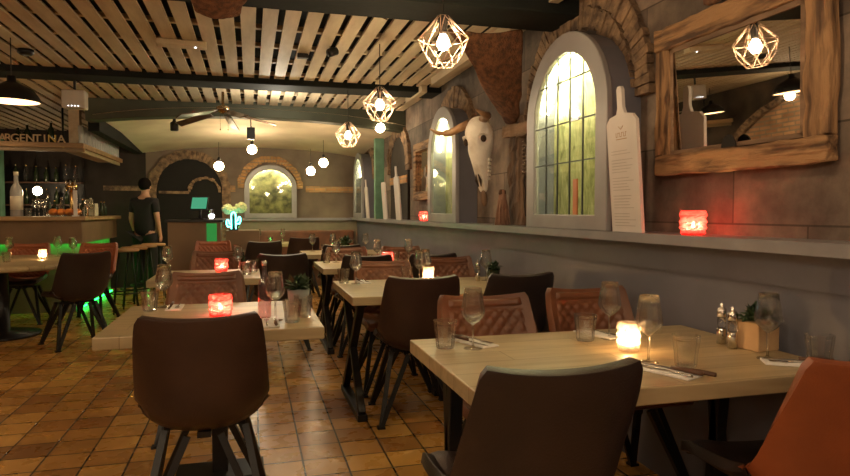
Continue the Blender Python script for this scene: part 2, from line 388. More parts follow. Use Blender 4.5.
def tag(o, label=None, cat=None, group=None, kind=None):
    if label: o['label'] = label
    if cat: o['category'] = cat
    if group: o['group'] = group
    if kind: o['kind'] = kind
    return o
def thing(name, label, cat, loc=(0, 0, 0), rz=0, group=None):
    o = bpy.data.objects.new(name, None); COL.objects.link(o); o.location = loc; o.rotation_euler = (0, 0, rz); o.empty_display_size = .1
    return tag(o, label, cat, group)
def struct(o): o['kind'] = 'structure'; return o
KIDS = {}
def copy_tree(o, parent=None):
    c = o.copy(); COL.objects.link(c)
    if parent: c.parent = parent
    for ch in [x for x in COL.objects if x.parent == o]: copy_tree(ch, c)
    return c
USED = set()
def place(proto, label, loc, rz=0, group=None, cat=None):
    """first use moves the prototype itself, later uses copy it and its parts"""
    if proto.name in USED: o = copy_tree(proto)
    else: USED.add(proto.name); o = proto
    o.location = loc; o.rotation_euler = (0, 0, rz); tag(o, label, cat, group)
    return o

# ------------------------------------------------------------------ camera
cam = bpy.data.objects.new('camera', bpy.data.cameras.new('camera')); COL.objects.link(cam)
cam.data.sensor_width = 36; cam.data.lens = 634 * 36 / 850; cam.data.clip_start = .05
cam.location = (0, 0, 1.25); cam.rotation_euler = (R(90 - 2.35), 0, R(-15.4)); scn.camera = cam
scn.view_settings.view_transform = 'Standard'; scn.view_settings.look = 'None'; scn.view_settings.exposure = 1.0; scn.view_settings.gamma = 1
scn.cycles.blur_glossy = .1
w = bpy.data.worlds.new('world'); scn.world = w; w.use_nodes = True
w.node_tree.nodes['Background'].inputs[0].default_value = (1, .8, .6, 1); w.node_tree.nodes['Background'].inputs[1].default_value = .02

# ------------------------------------------------------------------ room shell
XL, XR, XU, YF, YB, ZC = -3.8, 1.86, 1.95, -2.2, 11.4, 2.55
def slab(name, x0, x1, y0, y1, z0, z1, m):
    cx, cy, cz = (x0 + x1) / 2, (y0 + y1) / 2, (z0 + z1) / 2
    return struct(MB().box((0, 0, 0), (x1 - x0, y1 - y0, z1 - z0)).build(name, m, loc=(cx, cy, cz)))
fl = struct(MB().bb(XL - .1, XU + .1, YF - .1, YB + .1, -.1, 0).build('floor', 'floor'))
# right wall: lower grey part and mottled upper part
slab('wall_right_lower', XR, XU + .1, YF, YB, 0, 1.10, 'grey')
uw = struct(MB().box((0, .05, 0), (YB - YF, .1, 1.6)).build('wall_right_upper', 'slab', loc=(XU, (YF + YB) / 2, 1.9), rot=(0, 0, -PI / 2)))
slab('trim_1', XR - .12, XU, YF, YB, 1.108, 1.152, 'ledge')       # ledge along the wall
slab('trim_2', XR - .012, XR, YF, YB, .98, 1.10, 'grey')
bw = struct(MB().box((0, .05, 0), (XU - XL, .1, 2.7)).build('wall_back', 'backwall', loc=((XL + XU) / 2, YB, 1.35)))
struct(MB().bb(-.9, XR - .12, YB - .12, YB, 1.10, 1.145).build('trim_3', 'ledge'))
struct(MB().bb(-.9, XR, YB - .06, YB, 0, 1.10).build('trim_4', 'olive'))
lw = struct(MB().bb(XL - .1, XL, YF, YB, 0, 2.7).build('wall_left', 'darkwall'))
slab('wall_front', XL, XU, YF - .1, YF, 0, 2.7, 'backwall')
# ceiling: black void, battens and pale slats running into depth
cm = MB(); cm.bb(XL, XU, YF, YB, 2.66, 2.72, 0)
x = XL + .02; k = 0
while x < XU - .1:
    cm.bb(x, x + .100, YF, 8.03 if x > -1.8 else YB, ZC, ZC + .018, 1); x += .1435; k += 1
y = YF + .2
while y < YB:
    cm.bb(XL, XU if y < 7.9 else -1.7, y, y + .045, ZC + .018, ZC + .05, 1); y += .52
struct(cm.build('ceiling', ['black', 'slat']))
# cream vault beyond the slats, slightly arched
vm = MB(); n = 24; vs = []; fs = []
for i in range(n + 1):
    t = -1 + 2 * i / n; xx = -1.72 + (i / n) * (XU + 1.72); zz = 2.34 + .14 * (1 - abs(t) ** 2.4)
    for yy, dz in ((8.0, .02), (9.6, 0), (YB, -.12)): vs.append((xx, yy, zz + dz))
for i in range(n):
    for j in range(2): fs.append((i * 3 + j, i * 3 + j + 1, i * 3 + j + 4, i * 3 + j + 3))
vm.add(vs, fs, 0, True); vm.bb(-1.72, XU, 8.0, YB, 2.64, 2.655, 0)
struct(vm.build('ceiling_back', 'plaster'))
def beam(name, y0, y1, z0, m, arch=0):
    b = MB()
    if not arch: b.bb(XL, XU, y0, y1, z0, 2.62)
    else:
        n = 24; X0 = -1.80; top = [(X0 + (XU - X0) * i / n, 2.64) for i in range(n + 1)]
        bot = [(x, z0 + arch * (1 - (2 * i / n - 1) ** 2)) for i, (x, _) in enumerate(top)]
        b.prism(top + bot[::-1], y0, y1)
    o = b.build(name, m, bevel=.012); return struct(o)
beam('ceiling_beam', 3.45, 3.82, 2.42, 'beam')
beam('ceiling_beam', 6.42, 6.78, 2.495, 'beam')
beam('ceiling_beam', 8.02, 8.25, 2.29, 'greenbeam', .11)
beam('ceiling_beam', -.2, .15, 2.42, 'beam')
struct(MB().bb(-1.82, -1.70, 8.251, YB, 2.20, 2.62).build('ceiling_beam', 'beam'))
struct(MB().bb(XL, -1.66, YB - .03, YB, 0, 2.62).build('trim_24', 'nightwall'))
struct(MB().bb(1.70, 1.76, 3.83, 5.94, 2.475, 2.545).build('trim_5', 'slat'))
struct(MB().bb(1.70, 1.76, 6.31, 7.0, 2.475, 2.545).build('trim_6', 'slat'))
struct(MB().bb(1.70, 1.76, .16, 3.44, 2.475, 2.545).build('trim_7', 'slat'))
for i in range(2): pass

# ------------------------------------------------------------------ arches, windows, mirrors
def arch_pts(hw, z0, zs, rise, n=20):
    """closed outline: up from bottom corner, over the arch, down"""
    pts = [(-hw, z0), (-hw, z0 + (zs - z0) * .5), (-hw, zs)]
    pts += [(-hw * math.cos(PI * i / n), zs + rise * math.sin(PI * i / n)) for i in range(1, n)]
    pts += [(hw, zs), (hw, z0 + (zs - z0) * .5), (hw, z0)]
    return pts
def arch_window(name, loc, rz, hw, zs, rise, z0, fw, depth, zbot, label=None, lead=True, lamp=True, content='backing'):
    """local: X across, -Y towards the room, Z up"""
    e = struct(bpy.data.objects.new(name, None)); COL.objects.link(e); e.location = loc; e.rotation_euler = (0, 0, rz)
    o = arch_pts(hw, z0, zs, rise); i = arch_pts(hw - fw, zbot, zs, rise - fw)
    MB().ring(o, i, -depth, -depth + .035).build('window_frame', 'frame_grey', e, bevel=.006)
    o2 = arch_pts(hw - .012, z0, zs, rise - .012); i2 = arch_pts(hw - .03, z0 + .01, zs, rise - .03)
    MB().ring(o2, i2, -depth + .035, 0).build('side_casing', 'grey', e)
    gl = arch_pts(hw - fw + .004, zbot - .004, zs, rise - fw + .004)
    if content == 'mirror':
        g = MB().prism(gl, -depth + .018, -depth + .026).build('pane', 'mirror', e)
    else:
        MB().prism(gl, -depth + .020, -depth + .024).build('pane', 'pane', e)
        MB().prism(arch_pts(hw - .03, z0 + .01, zs, rise - .03), -.02, -.004).build('backing_panel', content, e)
    if lead:
        yb = -depth + .014
        b = MB()
        hi = hw - fw
        for t in (-.6, -.2, .2, .6):
            xx = hi * t; zt = zs + (rise - fw) * math.sqrt(max(0, 1 - t * t))
            b.bar((xx, yb, zbot), (xx, yb, zt), .009, .006)
        for zz in (zbot + .30, zbot + .53, zbot + .77):
            hh = hi if zz < zs else hi * math.sqrt(max(0, 1 - ((zz - zs) / (rise - fw)) ** 2))
            b.bar((-hh, yb, zz), (hh, yb, zz), .009, .006)
        b.build('glazing_bar', 'lead', e)
        MB().box((hi * .38, yb - .004, zbot + .535), (.085, .006, .022)).build('blue_glass_chip', 'blue', e)
        MB().bb(hi * .30, hi * .42, yb + .002, yb + .010, zbot, zbot + .20).build('orange_glass_strip', 'orange_strip', e)
    if lamp:
        b = MB(); ra = hw - fw + .05; b.tube([(-ra * math.cos(PI * i / 16), -depth * .45, zs + (rise - fw + .05) * math.sin(PI * i / 16)) for i in range(1, 16)], .013, 8)
        b.build('hidden_arch_lamp', 'windowlamp', e)
    return e
def brick_ring(name, loc, rz, ri, ro, zs, y0, y1, a0=0, a1=180, n=34, rise=1.0, m='brick', legs=0, zleg=0):
    b = MB(); rnd = random.Random(3)
    for k in range(n):
        a = R(a0 + (a1 - a0) * (k + .06) / n); c = R(a0 + (a1 - a0) * (k + .94) / n)
        j = rnd.uniform(-.012, .012); q = rnd.uniform(-.01, .01)
        P = lambda r, t: (r * math.cos(t), zs + r * rise * math.sin(t))
        b.prism([P(ri + q, a), P(ro + j, a), P(ro + j, c), P(ri + q, c)], y0 + rnd.uniform(-.006, .006), y1)
    for k in range(legs):
        z1 = zs - k * .075; z0 = z1 - .066
        if z0 < zleg: break
        for sgn in (-1, 1):
            b.bb(min(sgn * ri, sgn * ro) + rnd.uniform(-.008, .008), max(sgn * ri, sgn * ro), y0 + rnd.uniform(-.006, .006), y1, z0, z1)
    o = b.build(name, m, loc=loc, rot=(0, 0, rz)); return struct(o)
RZ = -PI / 2
arch_window('window_1', (XU, 3.355, 0), RZ, .485, 1.80, .475, 1.152, .115, .205, 1.235)
arch_window('window_2', (XU, 5.78, 0), RZ, .46, 1.78, .46, 1.152, .105, .205, 1.235, lead=False)
struct(MB().prism(arch_pts(.50, 1.152, 1.80, .48), -.03, 0).build('trim_25', 'nightwall', loc=(XU, 8.30, 0), rot=(0, 0, RZ)))  # flat dark panel standing in for the shade of an arched recess
struct(MB().bb(-.49, .49, -.045, -.031, 1.62, 1.72).build('trim_26', 'band', loc=(XU, 8.30, 0), rot=(0, 0, RZ)))
arch_window('window_3', (XU, 10.62, 0), RZ, .46, 1.78, .46, 1.152, .105, .205, 1.235, lead=False)
arch_window('window_4', (.345, YB, 0), 0, .44, 1.66, .40, 1.145, .085, .14, 1.225, lead=False, content='reflection_backing')  # arched mirror: added lamp and olive backing stand in for its reflection
brick_ring('trim_8', (XU, 3.50, 0), RZ, .50, .615, 1.84, -.05, .01, n=40)
brick_ring('trim_27', (XU, 3.50, 0), RZ, .622, .75, 1.84, -.04, .01, n=46)
brick_ring('trim_9', (XU, 5.95, 0), RZ, .47, .66, 1.80, -.04, .01, n=26)
brick_ring('trim_10', (XU, 8.35, 0), RZ, .47, .66, 1.78, -.04, .01, n=26)
brick_ring('trim_11', (XU, 10.62, 0), RZ, .48, .64, 1.78, -.04, .01, n=26)
brick_ring('trim_12', (.345, YB, 0), 0, .45, .56, 1.66, -.05, .01, n=30, m='band')
struct(MB().bb(.95, XU, YB - .025, YB, 1.60, 1.70).build('trim_13', 'band'))
struct(MB().bb(-.42, -.24, YB - .025, YB, 1.60, 1.70).build('trim_14', 'band'))
struct(MB().bb(-2.3, -1.63, YB - .045, YB - .031, 1.60, 1.68).build('trim_15', 'brick'))
# dark alcove behind the bar: flat black sheet for its shade, brick arch
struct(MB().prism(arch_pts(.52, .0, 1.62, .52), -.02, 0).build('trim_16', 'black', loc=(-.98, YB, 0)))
brick_ring('trim_17', (-.98, YB, 0), 0, .52, .66, 1.62, -.06, .01, n=32, m='brick', legs=14, zleg=.6)
brick_ring('trim_18', (-.74, YB - .02, 0), 0, .22, .27, 1.58, -.05, 0, n=14, m='brick')
struct(MB().bb(-1.46, -.99, YB - .06, YB - .02, 1.555, 1.60).build('trim_19', 'brick'))
# brick vault on the left wall (seen in the big mirror)
struct(MB().prism(arch_pts(2.5, 0, 1.1, 1.25, 30), -.03, 0).build('wall_left_brick', 'brickwall', loc=(XL, 6.3, 0), rot=(0, 0, PI / 2)))
brick_ring('trim_20', (XL, 6.3, 0), PI / 2, 2.5, 2.66, 1.1, -.10, .01, n=80, rise=.5)

# ------------------------------------------------------------------ big wooden mirror
mg = thing('framed_mirror', 'large mirror in a thick weathered wooden frame above the grey ledge', 'mirror', (XU - .012, 2.196, 1.422))
mg.rotation_euler = (R(1.2), 0, RZ)
hw, hh, fw = .478, .69, .105
def plank(name, mm, x0, x1, z0, z1, seed, m, d0=-.050, d1=0, amp=.010):
    rnd = random.Random(seed); nx = max(2, int((x1 - x0) / .05)); nz = max(2, int((z1 - z0) / .05))
    vs = []; fs = []
    g = {}
    for layer, yy in ((0, d0), (1, d1)):
        for i in range(nx + 1):
            for j in range(nz + 1):
                e = (i in (0, nx)) or (j in (0, nz))
                jx = rnd.uniform(-amp, amp) * .6; jz = rnd.uniform(-amp, amp) * .6
                g[layer, i, j] = len(vs); vs.append((x0 + (x1 - x0) * i / nx + jx, yy + (rnd.uniform(-amp, amp) * .6 if layer == 0 else 0), z0 + (z1 - z0) * j / nz + jz))
    for i in range(nx):
        for j in range(nz):
            fs.append((g[0, i, j], g[0, i + 1, j], g[0, i + 1, j + 1], g[0, i, j + 1]))
            fs.append((g[1, i, j], g[1, i, j + 1], g[1, i + 1, j + 1], g[1, i + 1, j]))
    for i in range(nx):
        for j in (0, nz): fs.append((g[0, i, j], g[1, i, j], g[1, i + 1, j], g[0, i + 1, j]))
    for j in range(nz):
        for i in (0, nx): fs.append((g[0, i, j], g[0, i, j + 1], g[1, i, j + 1], g[1, i, j]))
    mm.add(vs, fs, 0, False)
    return mm
plank('', b := MB(), -hw, hw, hh - fw, hh, 1, 0); b.build('frame_rail', 'oldwood', mg, bevel=.006)
plank('', b := MB(), -hw, hw, 0, fw * .9, 2, 0); b.build('frame_rail', 'oldwood', mg, bevel=.006)
plank('', b := MB(), -hw, -hw + fw, fw * .9, hh - fw, 3, 0, d0=-.045); b.build('frame_stile', 'oldwood_v', mg, bevel=.006)
plank('', b := MB(), hw - fw, hw, fw * .9, hh - fw, 4, 0, d0=-.045); b.build('frame_stile', 'oldwood_v', mg, bevel=.006)
rm = Matrix.Rotation(R(2.2), 3, 'X')
MB().box((0, -.022, hh / 2), (2 * (hw - fw) + .012, .003, hh - 2 * fw + .02), rot=rm).build('mirror_glass', 'mirror', mg)
b = MB()
for (x0, x1, z0, z1) in ((-hw + fw, hw - fw, hh - fw - .022, hh - fw), (-hw + fw, hw - fw, fw * .9, fw * .9 + .018), (-hw + fw, -hw + fw + .02, fw * .9, hh - fw), (hw - fw - .02, hw - fw, fw * .9, hh - fw)):
    b.bb(x0, x1, -.038, -.034, z0, z1)
b.build('inner_lip', 'drift', mg)
MB().prism([(.02 + .04 * math.cos(PI * i / 8), fw * .9 + .05 * math.sin(PI * i / 8)) for i in range(9)], -.056, -.05).build('knot_gap', 'black', mg)
# small mirror further along
ms = thing('framed_mirror', 'small mirror in a rough wooden frame between two arched windows', 'mirror', (XU - .01, 6.96, 1.385), RZ)
b = MB(); o = [(-.36, 0), (-.36, .66), (.36, .66), (.36, 0)]; i = [(-.26, .1), (-.26, .56), (.26, .56), (.26, .1)]
b.ring(o, i, -.07, 0).build('frame', 'oldwood', ms, bevel=.008)
MB().bb(-.265, .265, -.03, -.01, .095, .565).build('mirror_glass', 'mirror', ms)

# ------------------------------------------------------------------ leaning boards on the ledge
def leaning_board(label, y, w_, h_, lean, menu=False, handle=True, cat='board', thick=.018, name='menu_board'):
    t = thing(name, label, cat, (XR - .082, y, 1.1535), RZ)
    t.rotation_euler = (R(-lean), 0, RZ)
    hw = w_ / 2; hb = h_ * .80 if handle else h_
    pts = [(-hw, 0), (-hw, hb - .03), (-hw + .03, hb)]
    if handle:
        pts += [(-.035, hb + .01), (-.022, hb + .04), (-.022, h_ - .015), (-.012, h_), (.012, h_), (.022, h_ - .015), (.022, hb + .04), (.035, hb + .01)]
    pts += [(hw - .03, hb), (hw, hb - .03), (hw, 0)]
    MB().prism(pts, -thick, 0).build('board', 'white', t, bevel=.002)
    if menu:
        b = MB()
        for k in range(26):
            zz = .03 + k * .0145
            if k % 6 == 5: continue
            rnd = random.Random(k); x0 = -hw + .03; x1 = x0 + (w_ - .06) * rnd.uniform(.6, .95)
            b.bb(x0, x1, -thick - .0008, -thick, zz, zz + .0035)
        b.build('menu_lines', 'menu_ink', t)
        b = MB()
        z0 = hb - .10
        b.bb(-.045, .045, -thick - .001, -thick, z0 - .012, z0 - .008)
        for i, xx in enumerate((-.04, -.024, -.008, .008, .024, .04)):
            b.bb(xx - .005, xx - .002, -thick - .001, -thick, z0, z0 + .022)
            b.bb(xx - .002, xx + .005, -thick - .001, -thick, z0 + (.018 if i % 2 else 0), z0 + (.022 if i % 2 else .004))
        b.bar((-.02, -thick - .0008, z0 + .052), (0, -thick - .0008, z0 + .036), .004, .001)
        b.bar((.02, -thick - .0008, z0 + .052), (0, -thick - .0008, z0 + .036), .004, .001)
        b.build('emblem', 'gold_ink', t)
    return t
leaning_board('tall white paddle shaped menu board leaning beside the large leaded arched window', 2.705, .25, .70, -4.5, menu=True)
leaning_board('narrow white board leaning beside the small wooden framed mirror', 7.62, .26, .66, -4, handle=True, name='leaning_board')
leaning_board('short white board leaning inside the dark arched niche by the green post', 8.42, .24, .50, -4, handle=False, name='leaning_board')
leaning_board('white board leaning in the corner beside the furthest arched window of the ledge', 9.75, .22, .60, -4, handle=True, name='leaning_board')

# ------------------------------------------------------------------ green post standing on the ledge
struct(MB().bb(XR - .15, XR - .02, 8.86, 8.96, 1.1535, 2.29).build('trim_21', 'greenpost', bevel=.006))

# ------------------------------------------------------------------ bull skull
def skull():
    t = thing('bull_skull', 'white horned cattle skull hanging on driftwood between the two lit arched windows', 'skull', (XU - .24, 4.52, 1.395), R(-58))
    t.scale = (.93, .93, .93); t.rotation_euler = (0, R(-7), R(-58))
    # sections from muzzle (z=0) to poll (z=.62): (z, half width, depth front, depth back)
    secs = [(0, .028, .030, .012), (.04, .040, .045, .02), (.12, .052, .060, .035), (.2, .062, .072, .05), (.28, .078, .085, .07), (.36, .105, .095, .09), (.42, .125, .098, .10), (.48, .128, .092, .10), (.54, .115, .08, .09), (.60, .085, .05, .06), (.63, .04, .025, .03)]
    n = 20; vs = []; fs = []
    for z, hw, df, db in secs:
        for k in range(n):
            a = 2 * PI * k / n; c, s_ = math.cos(a), math.sin(a)
            x = hw * (abs(c) ** .8) * (1 if c >= 0 else -1)
            y = -(df if s_ > 0 else db) * (abs(s_) ** .85) * (1 if s_ > 0 else -1)
            vs.append(Vector((x, y, z)))
    for i, v in enumerate(vs):     # eye sockets, nasal opening, cheek ridges
        for sx in (-1, 1):
            d = (Vector((v.x, v.y * .8, v.z)) - Vector((sx * .095, -.045, .43))).length
            if d < .055: v.x -= sx * .045 * (1 - d / .055); v.y += .03 * (1 - d / .055)
        if v.z < .14 and abs(v.x) < .02 and v.y < 0: v.y += .03
    for i in range(len(secs) - 1):
        for k in range(n): fs.append((i * n + k, i * n + (k + 1) % n, (i + 1) * n + (k + 1) % n, (i + 1) * n + k))
    fs.append(tuple(range(n))); fs.append(tuple((len(secs) - 1) * n + k for k in range(n))[::-1])
    o = MB().add(vs, fs, 0, True).build('cranium', 'bone', t)
    o.modifiers.new('s', 'SUBSURF').render_levels = 2
    for sx in (-1, 1):
        MB().ball((sx * .089, -.060, .425), .030, 14, 10, 0, (.8, .8, .95)).build('eye_socket', 'socket', t)
        MB().tube([(sx * .060, -.085, .450), (sx * .080, -.088, .470), (sx * .105, -.070, .470), (sx * .122, -.045, .445)], [.004, .010, .011, .005], 8).build('brow_ridge', 'bone', t)
        pts = [(sx * .07, -.02, .585), (sx * .14, -.05, .60), (sx * .18, -.12, .585), (sx * .19, -.18, .59), (sx * .17, -.23, .62)] if sx > 0 else \
              [(-.07, -.02, .585), (-.17, -.02, .57), (-.27, -.04, .545), (-.36, -.08, .555), (-.41, -.13, .60)]
        MB().tube(pts, [.036, .034, .029, .020, .006], 12).build('horn', 'horn', t)
        b = MB()
        for k in range(6): b.box((sx * (.046 + k * .006), .012, .11 + k * .03), (.02, .034, .022))
        b.build('teeth', 'bone', t, bevel=.004)
        b = MB(); b.tube([(sx * .012, -.048, .05), (sx * .020, -.062, .10), (sx * .012, -.072, .15)], [.004, .011, .003], 8).build('nostril', 'socket', t)
    b = MB(); b.ball((0, -.012, -.045), .03, 12, 8, 0, (1, .8, 2.2)); b.build('jaw_tip', 'drift_v', t)
    return t
skull()
# driftwood, brush, spring, hide
dw = MB(); plank('', dw, -.12, .12, 0, .70, 11, 0, d0=-.03, d1=0, amp=.018)
tag(dw.build('driftwood_plank', 'drift_v', loc=(XU - .01, 4.40, 1.1535), rot=(0, 0, RZ)), 'wide upright driftwood plank standing on the ledge behind the cattle skull', 'plank')
dw = MB(); plank('', dw, -.045, .045, 0, .78, 12, 0, d0=-.05, d1=0, amp=.016)
tag(dw.build('driftwood_plank', 'drift_v', loc=(XU - .045, 4.17, 1.1535), rot=(0, 0, RZ)), 'narrow upright driftwood plank beside the large leaded window', 'plank')
dw = MB(); plank('', dw, -.24, .24, -.045, .045, 13, 0, d0=-.035, d1=0, amp=.012)
dd = dw.build('driftwood_board', 'drift', loc=(XU - .10, 4.19, 1.83), rot=(0, R(3), RZ)); tag(dd, 'short horizontal driftwood board fixed across the upright planks next to the skull', 'board')
b = MB(); rnd = random.Random(5)
for k in range(70):
    a = rnd.uniform(0, 2 * PI); r0 = rnd.uniform(0, .03); r1 = rnd.uniform(.02, .085)
    b.tube([(r0 * math.cos(a), r0 * math.sin(a) * .6, .26), (r1 * .7 * math.cos(a), r1 * .5 * math.sin(a), .12), (r1 * math.cos(a), r1 * .7 * math.sin(a), 0)], .004, 4)
tw = thing('twig_brush', 'bundle of pinkish twigs tied like a brush on the ledge under the skull', 'twigs', (XU - .135, 4.42, 1.1535), RZ)
b.build('twigs', 'twig', tw); MB().lathe([(.024, .225), (.03, .235), (.026, .255), (.015, .265)], 12).build('binding', 'darkwood', tw)
b = MB(); pts = []
for k in range(60):
    a = k / 60 * 9 * 2 * PI; pts.append((.032 * math.cos(a), .02 * math.sin(a), .24 * k / 60))
sp = thing('hanging_spring', 'rusty coil spring hanging against the driftwood beside the leaded window', 'spring', (XU - .125, 4.03, 1.50), RZ)
MB().tube(pts, .0035, 5).build('coil', 'steel', sp)
MB().tube([(0, 0, 0), (-.02, 0, -.05), (.012, 0, -.12), (-.014, 0, -.2), (.01, 0, -.28)], .004, 5).build('wire_tail', 'rubber', sp)
# draped hide at the end of the beam
def hide(name, label, P0, P1, P2, P3, seed, m='hide', nu=16, nv=22, thick=.025, sag=.10):
    """ruled surface between top edge P0-P1 and bottom edge P2-P3, hanging with a sag"""
    P0, P1, P2, P3 = map(Vector, (P0, P1, P2, P3)); rnd = random.Random(seed); vs = []; fs = []
    for j in range(nv + 1):
        t = j / nv; a = P0.lerp(P2, t); c = P1.lerp(P3, t)
        bulge = math.sin(PI * t) * sag
        for i in range(nu + 1):
            s_ = i / nu; p = a.lerp(c, s_) + Vector((bulge * .5, 0, -bulge * .4)) + Vector((0, 0, -.03 * math.sin(PI * s_)))
            e = .02 * math.sin(9 * t + seed) + rnd.uniform(-.008, .008)
            p += Vector((rnd.uniform(-.004, .004), e * (1 if s_ in (0, 1) else 0), rnd.uniform(-.004, .004)))
            vs.append(p)
    for j in range(nv):
        for i in range(nu): fs.append((j * (nu + 1) + i, j * (nu + 1) + i + 1, (j + 1) * (nu + 1) + i + 1, (j + 1) * (nu + 1) + i))
    o = MB().add(vs, fs, 0, True).build(name, m, clean=False)
    so = o.modifiers.new('t', 'SOLIDIFY'); so.thickness = thick; o.modifiers.new('s', 'SUBSURF').render_levels = 1
    return tag(o, label, 'hide')
hide('hanging_hide', 'large brown rough hide draped from the ceiling beam down the wall above the skull', (1.22, 3.90, 2.43), (1.74, 3.90, 2.46), (1.925, 4.60, 1.95), (1.925, 4.36, 1.95), 2, sag=.0)
hide('hanging_hide', 'small brown hide hanging over the top of the large wooden mirror', (XU - .07, 2.38, 2.48), (XU - .07, 2.12, 2.48), (XU - .05, 2.36, 2.145), (XU - .05, 2.20, 2.16), 3, sag=.01)
hide('hanging_hide', 'brown curled piece of hide hanging under the ceiling slats above the aisle', (-.42, 3.15, 2.50), (.05, 3.25, 2.52), (-.26, 3.62, 2.33), (-.05, 3.62, 2.33), 4, sag=.03)

# ------------------------------------------------------------------ chairs
def make_chair(kind, leather, inner):
    t = thing('dining_chair', 'x', 'chair')
    prof = [(.235, .452, .20), (.225, .470, .225), (.15, .468, .238), (.05, .458, .245), (-.06, .450, .25), (-.15, .455, .252), (-.205, .49, .252), (-.232, .55, .25), (-.25, .63, .242), (-.272, .72, .234), (-.292, .80, .226), (-.305, .862, .217), (-.309, .885, .200)]
    def surf(u, v, off=0.0):
        f = v * (len(prof) - 1); i = min(int(f), len(prof) - 2); q = f - i
        a = [prof[i][k] * (1 - q) + prof[i + 1][k] * q for k in range(3)]
        y, z, hw = a; hw *= .95; dy = prof[i + 1][0] - prof[i][0]; dz = prof[i + 1][1] - prof[i][1]
        n = Vector((0, -dz, dy)); n = -n.normalized() if n.length else Vector((0, 0, 1))   # towards the sitter
        if n.z < -.01: n = -n
        bend = math.exp(-((v - .5) / .28) ** 2)
        curl = abs(u) ** 2.6 * (.022 + .085 * bend)
        dip = (1 - u * u) * .010 * max(0, (v - .85) / .15)
        return Vector((hw * u * (1 - .10 * bend * abs(u) ** 3), y, z)) + n * (curl + off) + Vector((0, 0, -dip))
    nu, nv = 14, 26
    vs = [surf(-1 + 2 * i / nu, j / nv) for j in range(nv + 1) for i in range(nu + 1)]
    fs = [(j * (nu + 1) + i, j * (nu + 1) + i + 1, (j + 1) * (nu + 1) + i + 1, (j + 1) * (nu + 1) + i) for j in range(nv) for i in range(nu)]
    # which side the sitter is on fixes the solidify direction
    sb = MB().add(vs, fs, 0, True)
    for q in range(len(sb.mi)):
        if kind == 'orange' and q // nu < nv * .46: sb.mi[q] = 1  # shaded seat of the orange chair put in as dark leather
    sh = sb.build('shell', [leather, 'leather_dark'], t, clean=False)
    so = sh.modifiers.new('t', 'SOLIDIFY'); so.thickness = .034; so.offset = 1; so.use_even_offset = False
    bv = sh.modifiers.new('b', 'BEVEL'); bv.width = .011; bv.segments = 3; bv.limit_method = 'ANGLE'; bv.angle_limit = R(50)
    # quilted inner pad on the backrest
    mu, mv = 44, 44; vs = []
    for j in range(mv + 1):
        for i in range(mu + 1):
            u = -.86 + 1.72 * i / mu; v = .50 + .44 * j / mv
            X = u * .24; Z = v * .95
            d = min(abs(math.sin(PI * (X + Z) / .058)), abs(math.sin(PI * (X - Z) / .058)))
            e = min(1, min(i, mu - i, j, mv - j) / 3)
            band = 1 if v < .86 else 0
            q = (.3 + .7 * min(1, d * 1.6)) if band else (.95 if v > .875 else .2)
            vs.append(surf(u, v, -.004 + .017 * e * q))
    fs = [(j * (mu + 1) + i, j * (mu + 1) + i + 1, (j + 1) * (mu + 1) + i + 1, (j + 1) * (mu + 1) + i) for j in range(mv) for i in range(mu)]
    MB().add(vs, fs, 0, True).build('quilted_back_pad', inner, t, clean=False)
    vs = []; mu, mv = 16, 16
    for j in range(mv + 1):
        for i in range(mu + 1):
            e = min(1, min(i, mu - i, j, mv - j) / 2); vs.append(surf(-.9 + 1.8 * i / mu, .06 + .40 * j / mv, -.004 + .024 * e))
    fs = [(j * (mu + 1) + i, j * (mu + 1) + i + 1, (j + 1) * (mu + 1) + i + 1, (j + 1) * (mu + 1) + i) for j in range(mv) for i in range(mu)]
    MB().add(vs, fs, 0, True).build('seat_pad', 'leather_dark' if kind == 'orange' else inner, t, clean=False)  # orange chair's pad takes the same painted seat shade
    b = MB(); b.box((0, -.01, .405), (.30, .05, .022)); b.box((0, -.01, .405), (.05, .30, .022)); b.lathe([(.05, .385), (.05, .418)], 12)
    b.build('seat_frame', 'blackmetal', t)
    for sx in (-1, 1):
        for sy in (-1, 1):
            b = MB(); f = (sx * .235, sy * .235 - .01, 0)
            b.bar((sx * .15, sy * .06 - .01, .405), f, .026, .026); b.bar((sx * .06, sy * .15 - .01, .405), f, .026, .026)
            b.box((f[0], f[1], .006), (.045, .045, .012))
            b.build('leg', 'blackmetal', t)
    return t
chairs = {k: make_chair(k, 'leather_' + k, 'leather_' + i) for k, i in (('brown', 'tan'), ('dark', 'brown'), ('tan', 'tan'), ('orange', 'orange'))}  # warmer inner leather is the same leather, its lit side put into colour
def chair(kind, x, y, deg, label, group): return place(chairs[kind], label, (x, y, 0), R(deg), group)
G1 = 'chairs around the tables by the ledge'; G2 = 'chairs around the tables along the aisle'
chair('dark', .728, 1.67, -1, 'dark leather chair seen from behind at the wide table with the kraft pot plant', G1)
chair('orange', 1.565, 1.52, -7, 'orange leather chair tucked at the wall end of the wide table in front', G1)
chair('tan', 1.00, 2.34, 180, 'quilted cognac chair facing the camera behind the single wineglass of the wide table', G1)
chair('tan', 1.575, 2.46, 180, 'quilted cognac chair by the wall behind the glowing clear candle', G1)
chair('brown', .967, 3.78, -4, 'brown leather chair seen from behind at the second table by the ledge', G1)
chair('dark', 1.55, 3.79, 2, 'dark leather chair from behind between the second table and the grey wall', G1)
chair('tan', .967, 4.42, 180, 'quilted brown chair across the second table by the ledge, at its aisle side', G1)
chair('tan', 1.56, 4.68, 180, 'quilted brown chair across the second table, close against the grey wall', G1)
chair('dark', .967, 5.66, 0, 'dark chair from behind at the third table by the ledge, aisle place', G1)
chair('dark', 1.555, 5.66, 0, 'dark chair from behind at the third table by the ledge, wall place', G1)
chair('tan', .967, 6.32, 180, 'brown chair across the third table by the ledge, aisle place', G1)
chair('tan', 1.555, 6.32, 180, 'brown chair across the third table by the ledge, wall place', G1)
